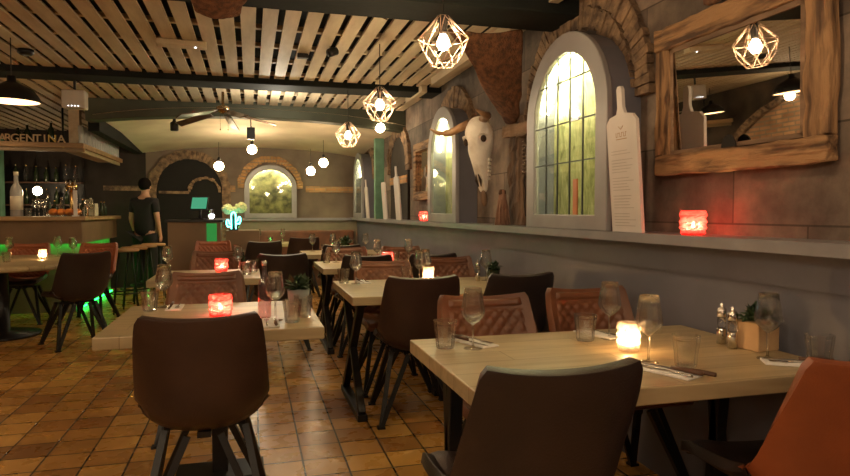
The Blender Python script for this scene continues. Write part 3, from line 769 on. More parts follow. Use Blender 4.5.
chair('dark', .99, 7.40, 0, 'dark chair from behind at the fourth table by the ledge', G1)
chair('brown', .72, 9.6, 6, 'brown chair at the back end of the aisle near the table under the arched mirror', G1)
chair('brown', -.178, 2.67, 0, 'dark brown leather chair seen from behind at the table with the grey plant pot', G2)
chair('tan', -.26, 3.80, 180, 'quilted brown chair facing the camera across the table with the grey plant pot', G2)
chair('tan', -.34, 6.0, 176, 'quilted brown chair facing the camera across the second aisle table', G2)
chair('dark', .27, 6.0, 0, 'black chair from behind standing in the aisle just past the second aisle table', G2)
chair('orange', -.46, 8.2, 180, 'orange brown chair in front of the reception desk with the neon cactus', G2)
chair('dark', .11, 8.5, 12, 'dark chair beside the orange chair before the reception desk', G2)
chair('dark', -1.60, 6.62, 32, 'dark leather chair seen from behind at the round table', G2)
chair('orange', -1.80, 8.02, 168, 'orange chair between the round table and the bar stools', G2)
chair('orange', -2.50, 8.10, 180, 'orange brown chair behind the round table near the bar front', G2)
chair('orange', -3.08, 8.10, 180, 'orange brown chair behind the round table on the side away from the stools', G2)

# ------------------------------------------------------------------ tables
def make_table(x0, x1, y0, y1, label, group, legs=((.072, .36, 0), (.66, .04, .07)), th=.05):
    cx, cy = (x0 + x1) / 2, (y0 + y1) / 2; w_, d_ = x1 - x0, y1 - y0
    t = thing('dining_table', label, 'table', (cx, cy, 0), 0, group)
    MB().box((0, 0, .76 - th / 2), (w_, d_, th)).build('tabletop', 'oak', t, bevel=.004)
    for inset, L_, oy in legs:
        xx = inset - w_ / 2; b = MB()
        b.box((xx, oy, .02), (.06, L_ * 2, .04)); b.box((xx, oy, .76 - th - .0125), (.06, L_ * 2, .025))
        e = min(.05, L_ * .4)
        b.bar((xx, oy - L_ + e * .6, .04), (xx, oy + L_ - e, .70), .045, .045); b.bar((xx, oy + L_ - e * .6, .04), (xx, oy - L_ + e, .70), .045, .045)
        b.build('trestle_leg', 'blackmetal', t, bevel=.003)
    if len(legs) == 0:
        MB().box((0, 0, .012), (.40, .22, .024)).box((0, 0, .36), (.07, .07, .68)).box((0, 0, .70), (.4, .2, .02)).build('pedestal', 'blackmetal', t, bevel=.003)
    return t
GT1 = 'oak tables by the ledge'; GT2 = 'oak tables along the aisle'
make_table(.585, 1.80, 1.52, 2.345, 'wide pale oak table in front, with four place settings and a kraft pot plant', GT1, legs=((.07, .045, .09), (1.14, .045, .09)))
make_table(.56, 1.80, 3.60, 4.50, 'second pale oak table by the ledge with a clear candle', GT1)
make_table(.60, 1.80, 5.48, 6.32, 'third pale oak table by the ledge', GT1)
make_table(.60, 1.80, 7.35, 8.15, 'fourth pale oak table by the ledge with a red candle', GT1)
make_table(-.60, .30, 2.70, 3.57, 'small oak table along the aisle with a grey plant pot and red candle', GT2, legs=())
make_table(-.72, .07, 4.85, 5.65, 'second small oak table along the aisle with a red candle', GT2, legs=())
make_table(-.02, .62, 10.05, 10.7, 'small oak table under the arched mirror of the back wall', GT2, legs=())
rt = thing('round_table', 'round wooden table before the bar with a white candle and glasses', 'table', (-2.42, 7.25, 0))
MB().lathe([(.93, .71), (.95, .725), (.95, .75), (.94, .76), (1e-4, .76)], 48).build('tabletop', 'oak', rt)
MB().lathe([(.34, 0), (.34, .03), (.07, .05), (.06, .66), (.25, .69), (.25, .71)], 20).build('pedestal', 'blackmetal', rt)

bq = thing('banquette', 'long brown padded banquette against the back wall under the arched mirror', 'bench', (.93, 11.05, 0))
MB().bb(-.85, .85, .14, .27, .10, .93).build('backrest', 'leather_tan', bq, bevel=.03, seg=3)
MB().bb(-.85, .85, -.30, .14, .30, .46).build('seat', 'leather_tan', bq, bevel=.03, seg=3)
MB().bb(-.83, .83, -.26, .26, 0, .30).build('plinth', 'darkwood', bq)
# ------------------------------------------------------------------ table settings
def make_wineglass():
    t = thing('wine_glass', 'x', 'wine glass')
    MB().lathe([(.034, 0), (.033, .002), (.010, .005), (.0042, .012), (.0040, .080), (.006, .088)], 14).build('stem', 'glass', t)
    pr = [(.006, .088), (.020, .098), (.036, .114), (.0430, .130), (.0435, .138), (.039, .165), (.034, .195), (.0308, .220)]
    MB().lathe(pr + [(r - .0012, z) for r, z in pr[::-1]], 16).build('bowl', 'glass', t)
    return t
def make_tumbler():
    b = MB(); pr = [(.030, 0), (.034, .006), (.037, .045), (.043, .085), (.0425, .090), (.0445, .100)]
    b.lathe(pr + [(r - .004, max(z, .009)) for r, z in pr[::-1]], 12, sm=False)
    o = b.build('tumbler_glass', 'glass'); return tag(o, 'x', 'glass')
def make_candle(kind, gm, sr, sz):
    t = thing('candle_holder', 'x', 'candle holder'); sc = lambda p: [(r * sr, z * sz) for r, z in p]
    b = MB(); n = 10; rows = [(.034, 0), (.040, .006), (.037, .014), (.0425, .022), (.038, .030), (.0425, .040), (.038, .050), (.0425, .060), (.040, .070), (.038, .074)]
    b.lathe(sc(rows), n, sm=False, twist=.5, caps=False); b.lathe(sc([(.034, 0), (.033, .010)]), n, sm=False); b.lathe(sc([(.029, .012), (.033, .03), (.034, .074)]), n, sm=False, caps=False)
    b.build('glass_block', gm, t)
    tl_ = MB().lathe([(.019, .012 * sz), (.019, .028), (1e-4, .028)], 12).build('tealight', 'wax', t)
    MB().lathe([(.0015, .030), (.0055, .036), (.0045, .043), (.0005, .055)], 8).build('flame', 'flame', tl_)
    return t
wg = make_wineglass(); tu = make_tumbler(); cr_ = make_candle('red', 'redglass', 1.32, 1.38); cw = make_candle('white', 'whiteglass', 1.0, 1.35)
def make_setting():
    t = thing('folded_napkin', 'x', 'napkin')
    MB().box((0, 0, .003), (.075, .20, .005)).box((.004, .01, .0065), (.066, .18, .003)).build('napkin', 'napkin', t, bevel=.001)
    return t
def make_knife():
    t = thing('steak_knife', 'x', 'knife')
    MB().prism([(-.005, 0), (.006, 0), (.008, .05), (.004, .10), (-.005, .11)], 0, .0015).build('blade', 'steel', t, rot=(-PI / 2, 0, 0))
    MB().tube([(0, 0, .004), (0, -.05, .005), (.001, -.10, .004)], [.006, .0075, .007], 8).build('handle', 'darkwood', t)
    return t
def make_fork():
    t = thing('table_fork', 'x', 'fork')
    b = MB(); b.tube([(0, -.1, .002), (0, -.02, .004), (0, .03, .003)], [.004, .0025, .003], 6); b.box((0, .04, .0025), (.02, .022, .002))
    for k in range(4): b.box((-.008 + k * .0053, .068, .003), (.0025, .036, .002))
    b.build('fork_shape', 'steel', t); return t
npk = make_setting(); knf = make_knife(); frk = make_fork()
TZ = .7605
def setting(x, y, deg, where, knife=True):
    place(npk, 'folded white napkin ' + where, (x, y, TZ), R(deg), 'napkins on the tables')
    c, s_ = math.cos(R(deg)), math.sin(R(deg)); P = lambda a, b: (x + a * c - b * s_, y + a * s_ + b * c)
    f = P(-.016, .0); place(frk, 'steel fork on the napkin ' + where, (f[0], f[1], TZ + .0085), R(deg), 'forks on the napkins')
    if knife:
        k = P(.020, -.01); place(knf, 'dark handled knife on the napkin ' + where, (k[0], k[1], TZ + .0105), R(deg), 'knives on the napkins')
def wine(x, y, where): place(wg, 'stemmed wine glass ' + where, (x, y, TZ), random.uniform(0, 3), 'wine glasses on the tables')
def tumb(x, y, where, s=1):
    o = place(tu, 'faceted tumbler ' + where, (x, y, TZ), random.uniform(0, 3), 'water tumblers on the tables')
def candle(kind, x, y, z, label): return place(cr_ if kind == 'red' else cw, label, (x, y, z), random.uniform(0, 1), 'glass candle holders')
A = 'on the wide front table '
tumb(.672, 2.165, A + 'at its aisle corner'); wine(.765, 2.13, A + 'standing alone near the aisle corner')
setting(.80, 2.22, 200, A + 'near its aisle corner')
tumb(1.225, 2.15, A + 'in front of the cognac chair by the wall'); wine(1.335, 2.16, A + 'just behind the glowing candle')
setting(1.33, 2.235, 195, A + 'behind the candle', False)
wine(1.245, 1.78, A + 'in front of the glowing candle'); candle('white', 1.285, 1.955, TZ, 'clear faceted glass block glowing with a candle on the wide front table')
tumb(1.325, 1.70, A + 'beside the steak knives'); setting(1.215, 1.655, 22, A + 'near its front edge')
place(knf, 'dark handled knife beside the front napkin, next to the water tumbler', (1.285, 1.66, TZ + .001), R(26), 'knives on the napkins')
wine(1.66, 1.72, A + 'in front of the kraft plant pot'); tumb(1.745, 1.60, A + 'at the wall end by the orange chair')
setting(1.69, 1.63, 60, A + 'at the wall end')
B_ = 'on the grey pot table '
tumb(-.485, 3.38, B_ + 'at its far corner by the bar side'); wine(-.43, 3.48, B_ + 'far side by the quilted chair')
setting(-.375, 3.44, 180, B_ + 'far side')
candle('red', -.14, 3.13, TZ, 'red faceted candle glass on the aisle table with the grey pot')
tumb(.175, 2.86, B_ + 'front corner next to the napkin'); tumb(.235, 2.99, B_ + 'in front of the grey pot')
wine(.105, 2.93, B_ + 'beside the pinkish bottle'); setting(.08, 2.85, 0, B_ + 'front side')
C_ = 'on the second aisle table '
tumb(-.03, 5.15, C_ + 'near its end'); wine(-.10, 5.40, C_ + 'beside the dark bottle'); tumb(.02, 5.36, C_ + 'behind the first tumbler')
candle('red', -.235, 5.50, TZ, 'red faceted candle glass on the second aisle table')
wine(-.64, 5.4, C_ + 'at its bar end')
D_ = 'on the second table by the ledge '
tumb(.615, 4.34, D_ + 'at its aisle corner'); wine(.69, 4.28, D_ + 'next to the corner tumbler'); setting(.75, 4.36, 185, D_ + 'aisle side')
wine(1.14, 4.28, D_ + 'in front of the clear candle'); tumb(1.07, 4.38, D_ + 'near the middle'); candle('white', 1.215, 4.32, TZ, 'clear candle glass glowing on the second table by the ledge')
wine(1.22, 4.42, D_ + 'behind the clear candle'); wine(1.62, 4.24, D_ + 'against the grey wall'); setting(1.34, 4.36, 180, D_ + 'wall side')

E_ = 'on the third table by the ledge '
tumb(.70, 6.10, E_ + 'aisle corner'); wine(.80, 6.16, E_ + 'aisle side'); wine(1.20, 6.12, E_ + 'in the middle'); tumb(1.1, 5.7, E_ + 'front middle')
wine(1.52, 6.14, E_ + 'wall side'); candle('red', 1.28, 6.0, TZ, 'red candle glass on the third table by the ledge'); tumb(1.40, 6.2, E_ + 'wall side')
F_ = 'on the fourth table by the ledge '
wine(.74, 7.95, F_ + 'aisle side'); wine(1.0, 8.0, F_ + 'middle'); tumb(.85, 7.6, F_ + 'front'); candle('white', .98, 7.75, TZ, 'small clear candle glass on the fourth table by the ledge'); wine(1.4, 7.9, F_ + 'wall side')
G_ = 'on the round table '
wine(-2.95, 7.85, G_ + 'at its far edge behind the white candle'); wine(-2.50, 7.75, G_ + 'far side'); wine(-2.05, 7.80, G_ + 'bar side'); wine(-1.85, 7.60, G_ + 'by the dark chair')
tumb(-2.70, 7.1, G_ + 'front'); tumb(-2.30, 7.05, G_ + 'in front of the candle')
candle('white', -2.10, 7.45, TZ, 'white glowing candle glass on the round table')
H_ = 'on the table under the arched mirror '
wine(.12, 10.3, H_ + 'aisle end'); tumb(.3, 10.25, H_ + 'middle'); wine(.50, 10.45, H_ + 'wall end')
# candles on the ledge
candle('red', XR - .062, 2.275, 1.1535, 'red faceted candle glass on the ledge under the large wooden mirror')
candle('red', XR - .05, 6.62, 1.1535, 'red candle glass on the ledge beside the second arched window')
# mills
def make_mill():
    t = thing('pepper_mill', 'x', 'mill')
    MB().lathe([(.0175, 0), (.0175, .055), (.015, .06)], 14).build('base', 'chrome', t)
    MB().lathe([(.0155, .06), (.0155, .10)], 14).build('glass_tube', 'glass', t)
    MB().lathe([(.0155, .10), (.017, .104), (.017, .128), (.011, .136), (.004, .138), (.006, .148), (1e-4, .154)], 14).build('lid', 'chrome', t)
    return t
ml = make_mill()
place(ml, 'slim chrome mill beside the kraft pot plant, standing slightly behind its twin', (1.685, 1.965, TZ), 0, 'mills on the tables')
place(ml, 'slim chrome mill next to the kraft pot plant, in front of its twin', (1.664, 1.885, TZ), 1, 'mills on the tables')
place(ml, 'chrome mill against the grey wall on the second table by the ledge', (1.55, 4.22, TZ), 0, 'mills on the tables')
# plants
def plant(name, label, x, y, z, pot, r, h, leafr, n=70, square=False, seed=1):
    t = thing(name, label, 'plant', (x, y, z), R(8))
    b = MB()
    if square: b.box((0, 0, h / 2), (r * 2, r * 2, h))
    else: b.lathe([(r * .8, 0), (r, h), (r * .9, h), (r * .85, h * .85), (1e-4, h * .85)], 20)
    b.build('pot', pot, t, bevel=.004 if square else 0)
    rnd = random.Random(seed); b = MB()
    for k in range(n):
        a = rnd.uniform(0, 2 * PI); e = rnd.uniform(.1, 1.4); L_ = leafr * rnd.uniform(.6, 1.1)
        base = Vector((rnd.uniform(-.5, .5) * r, rnd.uniform(-.5, .5) * r, h))
        d = Vector((math.cos(a) * math.cos(e), math.sin(a) * math.cos(e), math.sin(e))); s_ = d.cross(Vector((0, 0, 1))).normalized() * L_ * .2
        m_ = base + d * L_ * .55; tip = base + d * L_ + Vector((0, 0, -.012))
        b.add([base, m_ + s_, tip, m_ - s_, m_ + Vector((0, 0, .006))], [(0, 1, 4), (1, 2, 4), (2, 3, 4), (3, 0, 4)])
    b.build('leaves', 'leaf', t, clean=False); return t
plant('potted_plant', 'low dark green plant in a square kraft coloured pot on the wide front table', 1.744, 1.86, TZ, 'paper_pot', .052, .100, .080, square=True)
plant('potted_plant', 'small dark green plant in a tapered grey pot on the aisle table', .225, 3.17, TZ, 'grey_pot', .055, .11, .09, seed=2)
plant('potted_plant', 'small dark plant on the second table by the ledge against the wall', 1.70, 4.30, TZ, 'dark_glass', .05, .08, .07, seed=3)
plant('potted_plant', 'dark plant in a pot on the fourth table by the ledge', 1.15, 8.0, TZ, 'dark_glass', .06, .09, .12, seed=4)
def bottle(name, label, x, y, z, h, r, gm, cap=None, lab=None, cat='bottle', group=None, content=None):
    t = thing(name, label, cat, (x, y, z), 0, group)
    MB().lathe([(r * .9, 0), (r, .006), (r, h * .56), (r * .8, h * .66), (r * .36, h * .76), (r * .33, h * .95), (r * .36, h * .96), (r * .36, h)], 16).build('glass_body', gm, t)
    if cap: MB().lathe([(r * .40, h * .93), (r * .40, h * 1.01), (1e-4, h * 1.01)], 12).build('cap', cap, t)
    if lab: MB().lathe([(r * 1.015, h * .15), (r * 1.015, h * .46)], 16).build('label', lab, t)
    return t
bottle('water_bottle', 'tall slim pinkish glass bottle beside the grey plant pot', .06, 3.02, TZ, .26, .030, 'pinkglass', cap='chrome')
bottle('water_bottle', 'dark slim bottle on the second aisle table', -.06, 5.50, TZ, .17, .025, 'dark_glass', cap='chrome')

# ------------------------------------------------------------------ pendants
def make_pendant(zb, top):
    t = thing('cage_pendant', 'x', 'pendant lamp')
    rings = [(.030, .115), (.030, .115), (.128, .015), (.095, -.075), (.062, -.105)]
    n = 8; b = MB(); P = lambda r, z, k: Vector((r * math.cos(2 * PI * k / n), r * math.sin(2 * PI * k / n), z))
    w_ = .0024
    for k in range(n):
        b.tube([P(.028, .125, k), P(.128, .015, k + .5)], w_, 5); b.tube([P(.028, .125, k + 1), P(.128, .015, k + .5)], w_, 5)
        b.tube([P(.128, .015, k + .5), P(.100, -.060, k)], w_, 5); b.tube([P(.128, .015, k + .5), P(.100, -.060, k + 1)], w_, 5)
        b.tube([P(.100, -.060, k), P(.060, -.118, k + .5)], w_, 5); b.tube([P(.100, -.060, k + 1), P(.060, -.118, k + .5)], w_, 5)
        b.tube([P(.060, -.118, k + .5), P(.060, -.118, k + 1.5)], w_, 5); b.tube([P(.128, .015, k + .5), P(.128, .015, k + 1.5)], w_, 5)
        b.tube([P(.028, .125, k), P(.028, .125, k + 1)], w_, 5)
    b.build('wire_cage', 'copper', t)
    so_ = MB().lathe([(.018, .035), (.022, .05), (.022, .10), (.030, .115), (.030, .125), (.006, .135)], 12).build('socket', 'blackmetal', t)
    MB().lathe([(1e-4, -.045), (.020, -.038), (.033, -.015), (.030, .008), (.018, .028), (.016, .036)], 16).build('bulb', 'bulb', so_)
    MB().tube([(0, 0, .13), (0, 0, top)], .003, 6).build('cable', 'rubber', t)
    return t
pd = make_pendant(2.1, .45)
for i, (x, y, z, l) in enumerate(((.94, 3.07, 2.10, 'copper wire cage pendant closest to the large leaded window'), (.95, 4.73, 2.06, 'copper wire cage pendant in the middle of the row'), (.965, 6.44, 2.03, 'copper wire cage pendant smallest of the row, before the cream vault'),
        (.95, 1.45, 2.12, 'copper wire cage pendant above the wide table'), (.95, -.2, 2.12, 'copper wire cage pendant behind the viewer'))):
    place(pd, l, (x, y, z), .2 * i, 'copper cage pendants over the tables by the ledge')
def make_bulb():
    t = thing('bulb_pendant', 'x', 'pendant lamp')
    so_ = MB().lathe([(.022, .055), (.022, .11), (.005, .12)], 10).build('socket', 'blackmetal', t)
    MB().ball((0, 0, 0), .062, 16, 12).build('bulb', 'bulb_small', so_)
    MB().tube([(0, 0, .11), (0, 0, .32)], .003, 6).build('cable', 'rubber', t)
    return t
bp_ = make_bulb()
for x, y, z, l in ((.033, 9.0, 2.10, 'round bare bulb hanging highest, over the arched mirror of the back wall'), (-.395, 8.9, 1.86, 'round bare bulb hanging between the dark alcove and the arched mirror'), (1.0, 9.0, 1.94, 'round bare bulb hanging beside the lowest bulb, upper of that pair'),
                 (.85, 9.3, 1.84, 'round bare bulb hanging lowest, lower of the pair by the brick band'), (1.62, 8.05, 2.33, 'small bare bulb hanging under the middle cage pendant by the green post')):
    o = place(bp_, l, (x, y, z), 0, 'bare bulbs near the back wall')
for x, y, z in ((.85, 9.3, 1.84), (-.395, 8.9, 1.86)):   # cable extensions up to the vault
    pass
def dome(label, x, y, z, r=.19):
    t = thing('dome_pendant', label, 'pendant lamp', (x, y, z))
    pr = [(r, 0), (r * .97, .03), (r * .75, .09), (r * .35, .13), (.03, .15), (.03, .19)]
    MB().lathe(pr + [(max(q - .004, .003), zz - .003) for q, zz in pr[::-1]], 28, caps=False).build('lamp_shade', 'blackmetal', t)
    MB().lathe([(r * .96, .004), (1e-4, .008)], 24).build('diffuser', 'lampdisc', t)
    MB().tube([(0, 0, .19), (0, 0, 2.54 - z)], .004, 6).build('cable', 'rubber', t); return t
dome('black metal dome lamp with a glowing rim hanging before the bar', -1.70, 5.40, 2.07)
dome('black dome lamp over the bar side that shows in the large mirror', -3.0, 8.15, 2.16)
place(bp_, 'bare bulb hanging before the brick vault of the bar side wall', (-3.3, 7.0, 2.2), 0, 'bare bulbs near the back wall')

# ceiling fan
ft = thing('ceiling_fan', 'dark ceiling fan with five blades and a metal hub before the cream vault', 'fan', (-.27, 7.2, 2.33))
MB().lathe([(.015, .21), (.015, .07), (.045, .06), (.07, .045), (.07, .015), (.05, -.005), (.035, -.02), (1e-4, -.03)], 18).build('hub', 'fanhub', ft)
for k, a in enumerate((-16, 56, 128, 200, 272)):
    b = MB(); c, s_ = math.cos(R(a + 22)), math.sin(R(a + 22))
    rot = Matrix.Rotation(R(a + 22), 3, 'Z') @ Matrix.Rotation(R(13), 3, 'Y') @ Matrix.Rotation(R(18), 3, 'X')
    b.box(rot @ Vector((.36, 0, .01)), (.42, .10, .010), rot=rot); b.box(rot @ Vector((.11, 0, .025)), (.10, .025, .012), rot=rot)
    b.build('blade', 'fanblade', ft, bevel=.003)
for dx in (-.03, .05): MB().tube([(dx, 0, -.03), (dx, 0, -.19)], .0025, 5).ball((dx, 0, -.195), .008).build('pull_chain', 'brass', ft)
b = MB()
t = thing('spotlight', 'black cylinder spotlight under the cream vault above the bar end', 'spotlight', (-.90, 8.50, 2.26))
MB().lathe([(.045, 0), (.05, .01), (.05, .10), (.02, .12), (.02, .19)], 14).build('housing', 'blackmetal', t); MB().tube([(0, 0, .12), (0, 0, .20)], .01, 6).build('mount', 'rubber', t)
t = thing('loudspeaker', 'small black box loudspeaker hanging beside the ceiling fan', 'speaker', (.02, 8.45, 2.20))
MB().box((0, 0, .05), (.10, .10, .15)).build('cabinet', 'blackmetal', t, bevel=.006); MB().tube([(0, 0, .12), (0, 0, .24)], .008, 6).build('mount', 'rubber', t)
t = thing('ceiling_speaker', 'white box speaker hanging under the ceiling above the bar', 'speaker', (-1.59, 6.72, 2.31))
MB().box((0, 0, 0), (.20, .14, .17)).build('cabinet', 'whitebox', t, bevel=.01)
b = MB()
for k in range(4): b.ball((-.04 + k * .028, -.071, -.065), .004, 6, 4)
b.build('indicator_lights', 'whiteled', t); MB().tube([(0, 0, .1), (0, 0, .25)], .012, 6).build('mount', 'rubber', t)
t = thing('ceiling_emergency_light', 'long wood coloured emergency light fitted to the ceiling slats', 'ceiling light', (-.49, 5.20, ZC - .035), R(4))
MB().box((0, 0, .012), (.36, .11, .045)).build('housing', 'slat', t, bevel=.008); MB().ball((.10, -.03, -.012), .007, 8, 6).build('indicator_light', 'whiteled', t)
t = thing('track_spotlight', 'small black spotlight clamp on the ceiling slats near the middle cage pendant', 'spotlight', (.62, 5.05, ZC - .05), R(20))
MB().lathe([(.03, -.02), (.035, 0), (.03, .06)], 12, rot=Matrix.Rotation(R(70), 3, 'Y')).build('housing', 'blackmetal', t); MB().tube([(0, 0, 0), (0, 0, .05)], .008, 6).build('mount', 'chrome', t)
t = thing('ceiling_hook', 'silver wire clamp on the slats beside the first ceiling beam', 'hook', (.80, 4.05, ZC - .04))
MB().tube([(0, 0, .04), (.02, .02, 0), (.06, .0, -.02), (.03, -.03, .01)], .007, 6).build('clamp', 'chrome', t); MB().lathe([(.02, .03), (.02, .04)], 10).build('mount', 'blackmetal', t)
t = thing('mounted_box', 'small dark junction box on the ceiling slats', 'box', (.43, 5.35, ZC - .035)); MB().box((0, 0, .015), (.09, .06, .035)).build('ceiling_box_body', 'blackmetal', t, bevel=.004)
t = thing('smoke_detector', 'dark round detector under the ceiling slats at the bar side', 'detector', (-1.72, 5.8, ZC - .045)); MB().lathe([(.04, .0), (.06, .015), (.06, .045)], 16).build('housing', 'blackmetal', t)

# ------------------------------------------------------------------ bar
bt = thing('bar_counter', 'L shaped bar with a wooden top, brown panels and green light strip', 'bar', (0, 0, 0))
BX, BY = -1.95, 8.6
b = MB(); b.bb(XL + .02, BX, BY, BY + .55, 1.145, 1.195); b.bb(BX - .55, BX, BY + .55, 10.85, 1.145, 1.195); b.build('counter_top', 'bar_wood', bt, bevel=.006)
b = MB(); b.bb(XL + .04, BX - .06, BY + .07, BY + .095, .86, 1.145); b.bb(BX - .085, BX - .06, BY + .095, 10.8, .86, 1.145); b.build('upper_panel', 'bar_body', bt)
b = MB(); b.bb(XL + .04, BX - .16, BY + .17, BY + .48, 0, 1.145); b.bb(BX - .48, BX - .16, BY + .48, 10.8, 0, 1.145); b.build('lower_panel', 'olive', bt)
b = MB(); b.bb(XL + .05, BX - .09, BY + .10, BY + .12, .87, .885); b.build('led_strip', 'led', bt)
b = MB(); b.bb(BX - .11, BX - .09, BY + .15, 10.8, .87, .885); b.build('led_strip', 'led', bt)
b = MB(); b.bb(BX - .155, BX - .135, BY + .2, 10.8, .02, .035); b.build('led_strip', 'led', bt)
# canopy shelf above the bar
ct = thing('hanging_shelf', 'L shaped wooden shelf hanging above the bar with letters and glasses on it', 'shelf', (0, 0, 0))
b = MB(); b.bb(XL + .02, BX, BY, BY + .36, 2.03, 2.09); b.bb(BX - .36, BX, BY + .36, 11.05, 2.03, 2.09); b.build('shelf_board', 'shelfwood', ct, bevel=.005)
b = MB(); b.bb(XL + .02, BX, BY + .04, BY + .07, 1.985, 2.03); b.bb(BX - .07, BX - .04, BY + .07, 11.05, 1.985, 2.03); b.build('lower_rail', 'oak', ct)
for (x, y) in ((BX - .3, BY + .3), (BX - .3, 10.6), (XL + .3, BY + .3)): MB().tube([(x, y, 2.09), (x, y, 2.6)], .012, 8).build('hanger_rod', 'blackmetal', ct)
struct(MB().bb(BX - .19, BX - .07, BY + .12, BY + .24, 2.0905, 2.548).build('trim_22', 'slat'))
# block letters
def letter(ch, x, label, m, h=.125):
    cu = bpy.data.curves.new('letter', 'FONT'); cu.body = ch; cu.size = h / .70; cu.extrude = .012; cu.align_x = 'CENTER'
    o = bpy.data.objects.new('tmp', cu); COL.objects.link(o); bpy.context.view_layer.update()
    me = bpy.data.meshes.new_from_object(o.evaluated_get(bpy.context.evaluated_depsgraph_get())); bpy.data.objects.remove(o)
    me.name = 'block_letter'; me.materials.clear(); me.materials.append(M[m])
    q = bpy.data.objects.new('block_letter', me); COL.objects.link(q); q.location = (x, BY + .05, 2.093); q.rotation_euler = (PI / 2, 0, 0)
    return tag(q, label, 'letter', 'wooden letters on the shelf above the bar')
seen = {}
xs = [2.5, 8, 14.8, 22, 30, 37.3, 44.5, 52, 61.5]
for ch, px, lab in zip('ARGENTINA', xs, ('pale block letter A that starts the word on the bar shelf', 'pale block letter R on the bar shelf', 'pale block letter G on the bar shelf', 'pale block letter E on the bar shelf', 'pale block letter N after the E on the bar shelf', 'pale block letter T on the bar shelf', 'pale block letter I on the bar shelf', 'yellowish block letter N after the I on the bar shelf', 'pale block letter A that ends the word on the bar shelf')):
    x = -2.833 + (px - 2.5) / 59.0 * .629
    letter(ch, x, lab, 'letter2' if 'yellow' in lab else 'letter', .092)
# glasses on the canopy shelf
def make_tallglass():
    b = MB(); pr = [(.03, 0), (.031, .006), (.026, .06), (.036, .15), (.034, .22)]
    b.lathe(pr + [(r - .003, max(z, .008)) for r, z in pr[::-1]], 10)
    return tag(b.build('beer_glass', 'frosty'), 'x', 'glass')
tg = make_tallglass()
for row in range(1):
    for k in range(16):
        place(tg, 'tall beer glass in the row along the side of the bar shelf', (BX - .05 - row * .12, BY + .10 + k * .145, 2.0905), 0, 'beer glasses on the shelf above the bar')
for x, h, l in ((-2.36, .28, 'dark bottle with pale neck on the bar shelf behind the letter N'), (-2.72, .20, 'short dark bottle on the bar shelf above the letter G'), (-2.62, .24, 'dark bottle on the bar shelf behind the letter E'), (-2.98, .2, 'dark bottle at the outer end of the bar shelf')):
    bottle('spirit_bottle', l, x, BY + .22, 2.0905, h, .04, 'dark_glass', cap='label')
# things on the bar
bottle('display_bottle', 'oversized clear spirit bottle with a pale label standing on the bar', -2.755, BY + .22, 1.1955, .54, .068, 'frosty', cap='label', lab='label')
MB_ = MB()
bw_ = thing('fruit_tray', 'glass tray on the bar that holds the oranges', 'tray', (-2.23, BY + .25, 1.1955))
b = MB(); b.bb(-.19, .19, -.10, .10, 0, .005); b.bb(-.19, .19, -.10, -.096, .005, .05); b.bb(-.19, .19, .096, .10, .005, .05); b.bb(-.19, -.186, -.096, .096, .005, .05); b.bb(.186, .19, -.096, .096, .005, .05); b.build('tray_body', 'glass', bw_)
og = tag(MB().ball((0, 0, .044), .042, 14, 10).build('orange', 'orange_fruit'), 'x', 'orange')
for k in range(8): place(og, 'orange lying in the glass tray on the bar', (-2.362 + (k % 4) * .088, BY + .205 + (k // 4) * .09, 1.205), k, 'oranges in the tray on the bar')
tt = thing('beer_tap', 'brass beer tap column with a domed head standing on the bar', 'beer tap', (-2.20, BY + .44, 1.1955))
MB().lathe([(.06, 0), (.06, .01), (.028, .03), (.028, .30), (.036, .32), (.075, .36), (.075, .39), (.04, .43), (1e-4, .44)], 16).build('column', 'brass', tt)
for s_ in (-1, 0, 1): MB().tube([(s_ * .045, -.04, .36), (s_ * .05, -.10, .36), (s_ * .05, -.11, .31)], .009, 6).tube([(s_ * .045, -.05, .37), (s_ * .05, -.06, .46)], .012, 6).build('tap_handle', 'chrome', tt)
t = thing('menu_stand', 'tall white menu card standing on the bar beside the tap', 'menu', (-2.08, BY + .10, 1.1955), R(12)); MB().box((0, 0, .16), (.045, .03, .32)).box((0, 0, .008), (.08, .08, .016)).build('card', 'white', t, bevel=.002)
for i, (x, z, w_, h, l) in enumerate(((-1.0, 0, .2, .17, 'large pale carton standing on the side arm of the bar'), (-.7, 0, .16, .12, 'smaller pale carton at the end of the bar arm'))):
    t = tag(MB().box((0, 0, h / 2), (w_, .16, h)).build('carton', 'card', bevel=.004), l, 'box', 'cartons on the bar')
    t.location = (BX - .17 - .05 * i, 9.55 + i * .75, 1.1955)
place(tu, 'small tumbler on the bar beside the display bottle', (-2.60, BY + .12, 1.1955), 0, 'tumblers on the bar')
for k, (x, y) in enumerate(((-2.58, .3), (-2.48, .30), (-1.985, .27), (-1.99, .37), (-1.99, .48), (-2.48, .10), (-2.52, .42))):
    place(wg, ['wine glass on the bar close behind the display bottle', 'wine glass on the bar between bottle and oranges', 'wine glass at the bar corner beside the menu card', 'wine glass on the very corner of the bar', 'wine glass behind the corner glasses of the bar', 'wine glass at the front of the bar before the oranges', 'wine glass on the bar right next to the display bottle'][k], (x, BY + y, 1.1955), 0, 'wine glasses on the bar')
for k, (x, h, y) in enumerate(((-2.33, .24, .48), (-2.41, .20, .48), (-2.49, .27, .50), (-2.08, .22, .46), (-1.99, .17, .18), (-1.99, .20, 1.25), (-2.05, .24, .75), (-2.0, .2, 1.12))):
    bottle('spirit_bottle', ['dark bottle on the bar behind the oranges', 'short dark bottle on the bar behind the oranges', 'tall dark bottle on the bar behind the wine glasses', 'dark bottle on the bar between tap and menu card', 'short bottle at the front corner of the bar', 'small bottle on the side arm near the cartons', 'taller bottle on the side arm of the bar', 'small bottle on the side arm next to the taller one'][k], x, BY + y, 1.1955, h, .035, 'dark_glass' if k % 2 else 'glass', cap='brass' if k % 2 else 'chrome', group='bottles on the bar')
